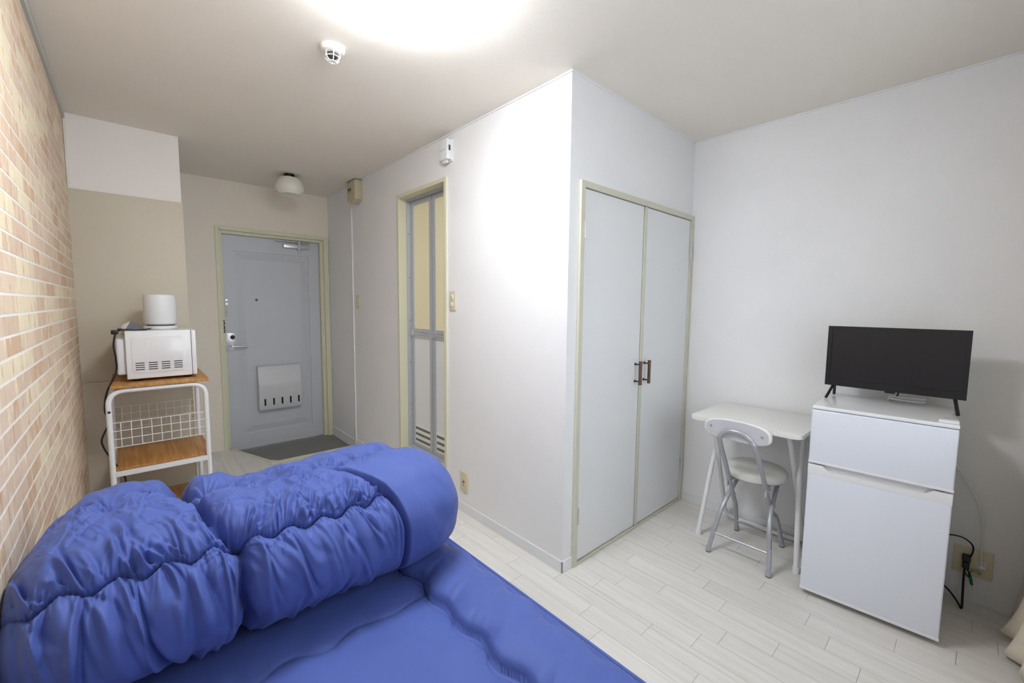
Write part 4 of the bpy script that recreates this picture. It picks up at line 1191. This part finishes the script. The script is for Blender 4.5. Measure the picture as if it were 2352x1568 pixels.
for yy in (0.452, 0.040):
    s = 1 if yy > 0.2 else -1
    obj('foot', B().tube([(2.800, yy, TZ0 + 0.01), (2.724, yy + s * 0.016, FH + 0.006)], 0.0065, 6).tube([(2.806, yy, TZ0 + 0.01), (2.866, yy + s * 0.010, FH + 0.006)], 0.0065, 6), M['black'], tv)
tc = B()
pts = []
for i in range(64):
    a = i / 64 * 2 * math.pi * 3
    pts.append((2.905 + 0.030 * math.sin(a) + 0.004 * math.cos(a * 0.37), 0.195 + 0.062 * math.cos(a), FH + 0.006 + 0.006 * (i / 64) * 3 + 0.004 * math.sin(a * 0.5)))
tc.tube(smooth_path(pts, 3), 0.0035, 8)
tag(obj('coiled_cable', tc, M['white_plastic']), 'coil of white cable on the refrigerator behind the television', 'cable')
tag(obj('hanging_cable', B().tube(smooth_path([(2.845, 0.225, 0.99), (2.885, 0.222, 0.955), (2.925, 0.232, 0.915), (2.945, 0.252, FH + 0.005), (2.985, 0.26, FH + 0.004), (3.006, 0.262, 0.87), (3.006, 0.25, 0.6)], 6), 0.0032, 8), M['black']), 'short black cord hanging below the middle of the television', 'cord')

# ================================================================== OUTLET BEHIND THE REFRIGERATOR
ol = thing('wall_outlet', 'wide ivory outlet plate with plugs to the right of the refrigerator', 'outlet', (XR, -0.064, 0.125), group='ivory wall outlets')
obj('plate', B().box(XR - 0.007, XR, -0.126, -0.002, 0.126, 0.252, 0.003), M['off_plastic'], ol)
obj('aerial_socket', B().box(XR - 0.010, XR - 0.006, -0.106, -0.076, 0.172, 0.202, 0.002), M['white_plastic'], ol)
ac = thing('aerial_cable', 'thin white aerial cable plugged into the outlet beside the refrigerator', 'cable', (XR - 0.01, -0.09, 0.187))
obj('plug', B().cyl((XR - 0.008, -0.091, 0.187), (XR - 0.030, -0.091, 0.187), 0.009, 14).cyl((XR - 0.024, -0.091, 0.192), (XR - 0.024, -0.088, 0.212), 0.005, 10), M['white_plastic'], ac)
obj('cable', B().tube(smooth_path([(XR - 0.024, -0.088, 0.205), (XR - 0.028, -0.086, 0.26), (XR - 0.028, -0.084, 0.34), (XR - 0.028, -0.079, 0.41), (XR - 0.028, -0.055, 0.49), (XR - 0.026, -0.022, 0.56), (XR - 0.024, 0.016, 0.628), (XR - 0.016, 0.08, 0.74), (XR - 0.013, 0.15, 0.86)], 6), 0.003, 8), M['white_plastic'], ac)
pc = thing('fridge_cord', 'black power cords and stacked plugs in the outlet beside the refrigerator', 'cord', (XR - 0.02, -0.045, 0.19))
obj('plug', B().box(XR - 0.045, XR - 0.007, -0.058, -0.030, 0.196, 0.222, 0.006).box(XR - 0.040, XR - 0.007, -0.056, -0.032, 0.162, 0.192, 0.006), M['black'], pc)
obj('cable', B().tube(smooth_path([(XR - 0.035, 0.030, 0.292), (XR - 0.03, 0.000, 0.300), (XR - 0.03, -0.030, 0.299), (XR - 0.03, -0.055, 0.282), (XR - 0.03, -0.062, 0.255), (XR - 0.032, -0.056, 0.222), (XR - 0.036, -0.050, 0.205)], 6), 0.0032, 8), M['black'], pc)
obj('cable', B().tube(smooth_path([(XR - 0.036, -0.042, 0.168), (XR - 0.045, -0.041, 0.13), (XR - 0.070, -0.043, 0.06), (2.912, -0.0435, 0.008), (2.930, -0.030, 0.020), (2.960, -0.002, 0.045), (2.982, 0.030, 0.06)], 6), 0.0042, 8), M['black'], pc)
obj('strap', B().tube(smooth_path([(XR - 0.040, -0.050, 0.165), (XR - 0.044, -0.058, 0.145), (XR - 0.042, -0.054, 0.132), (XR - 0.040, -0.046, 0.142)], 5), 0.0028, 8), M['black'], pc)
gw = thing('earth_wire', 'green earth wire dangling below the outlet plugs', 'wire', (XR - 0.02, -0.06, 0.12))
obj('wire', B().tube(smooth_path([(XR - 0.036, -0.054, 0.165), (XR - 0.030, -0.075, 0.168), (XR - 0.024, -0.090, 0.156), (XR - 0.022, -0.086, 0.148), (XR - 0.030, -0.066, 0.160), (XR - 0.036, -0.058, 0.142)], 6), 0.0013, 6), M['green'], gw)
obj('sleeve', B().tube([(XR - 0.036, -0.057, 0.146), (XR - 0.036, -0.060, 0.135), (XR - 0.036, -0.067, 0.100), (XR - 0.036, -0.069, 0.094)], 0.005, 10, radii=[0.003, 0.0058, 0.0055, 0.002]), M['green'], gw)
obj('lead', B().tube([(XR - 0.036, -0.069, 0.095), (XR - 0.036, -0.072, 0.070)], 0.001, 6), M['chrome'], gw)

# ================================================================== CURTAIN
cu = thing('curtain', 'ivory floor-length curtain at the right edge of the picture', 'curtain', (2.75, -0.18, 0.03))
nu, nv = 220, 60
U, V = np.meshgrid(np.linspace(0, 1, nu), np.linspace(0, 1, nv), indexing='ij')
z0 = 0.028
Zc = z0 + (2.18 - z0) * V
low = np.exp(-(Zc - z0) / 0.16)
Xc = 2.985 - U * 0.62
Xc = Xc + 0.006 * np.sin(U * 40) * low
ph = (Xc - 2.79) * 2 * np.pi / 0.150
Yc = -0.230 + 0.009 * np.sin(ph * 1.0 + 0.5 * V) + low * (0.030 + 0.056 * np.cos(ph) * gauss(Xc - 2.72, 0.15) + 0.004 * np.sin(ph * 2.3 + 1))
Zc = Zc + 0.008 * np.sin(ph * 0.5 + 1.0) * low
co = grid_mesh('drape', Xc, np.clip(Yc, -0.246, -0.125), Zc, M['curtain'])
co.data.transform(ROOT[cu].inverted()); co.parent = cu; ROOT[co] = ROOT[cu]
so_ = co.modifiers.new('thickness', 'SOLIDIFY'); so_.thickness = 0.002
hm_pts = [(float(Xc[i, 2]), float(min(max(Yc[i, 2], -0.246), -0.125)) + 0.0015, float(Zc[i, 2])) for i in range(0, nu, 2)]
obj('hem_stitch', B().tube(hm_pts, 0.0008, 4), M['curtain'], co)
rod = thing('curtain_rod', 'white curtain rail above the window', 'curtain rod', (1.6, -0.2, 2.2))
obj('rail', B().tube([(0.25, -0.2, 2.2), (2.99, -0.2, 2.2)], 0.009, 12), M['white_paint'], rod)
for x in (0.3, 1.6, 2.95):
    obj('bracket', B().box(x - 0.01, x + 0.01, YW, -0.2, 2.195, 2.215, 0.002), M['white_paint'], rod)
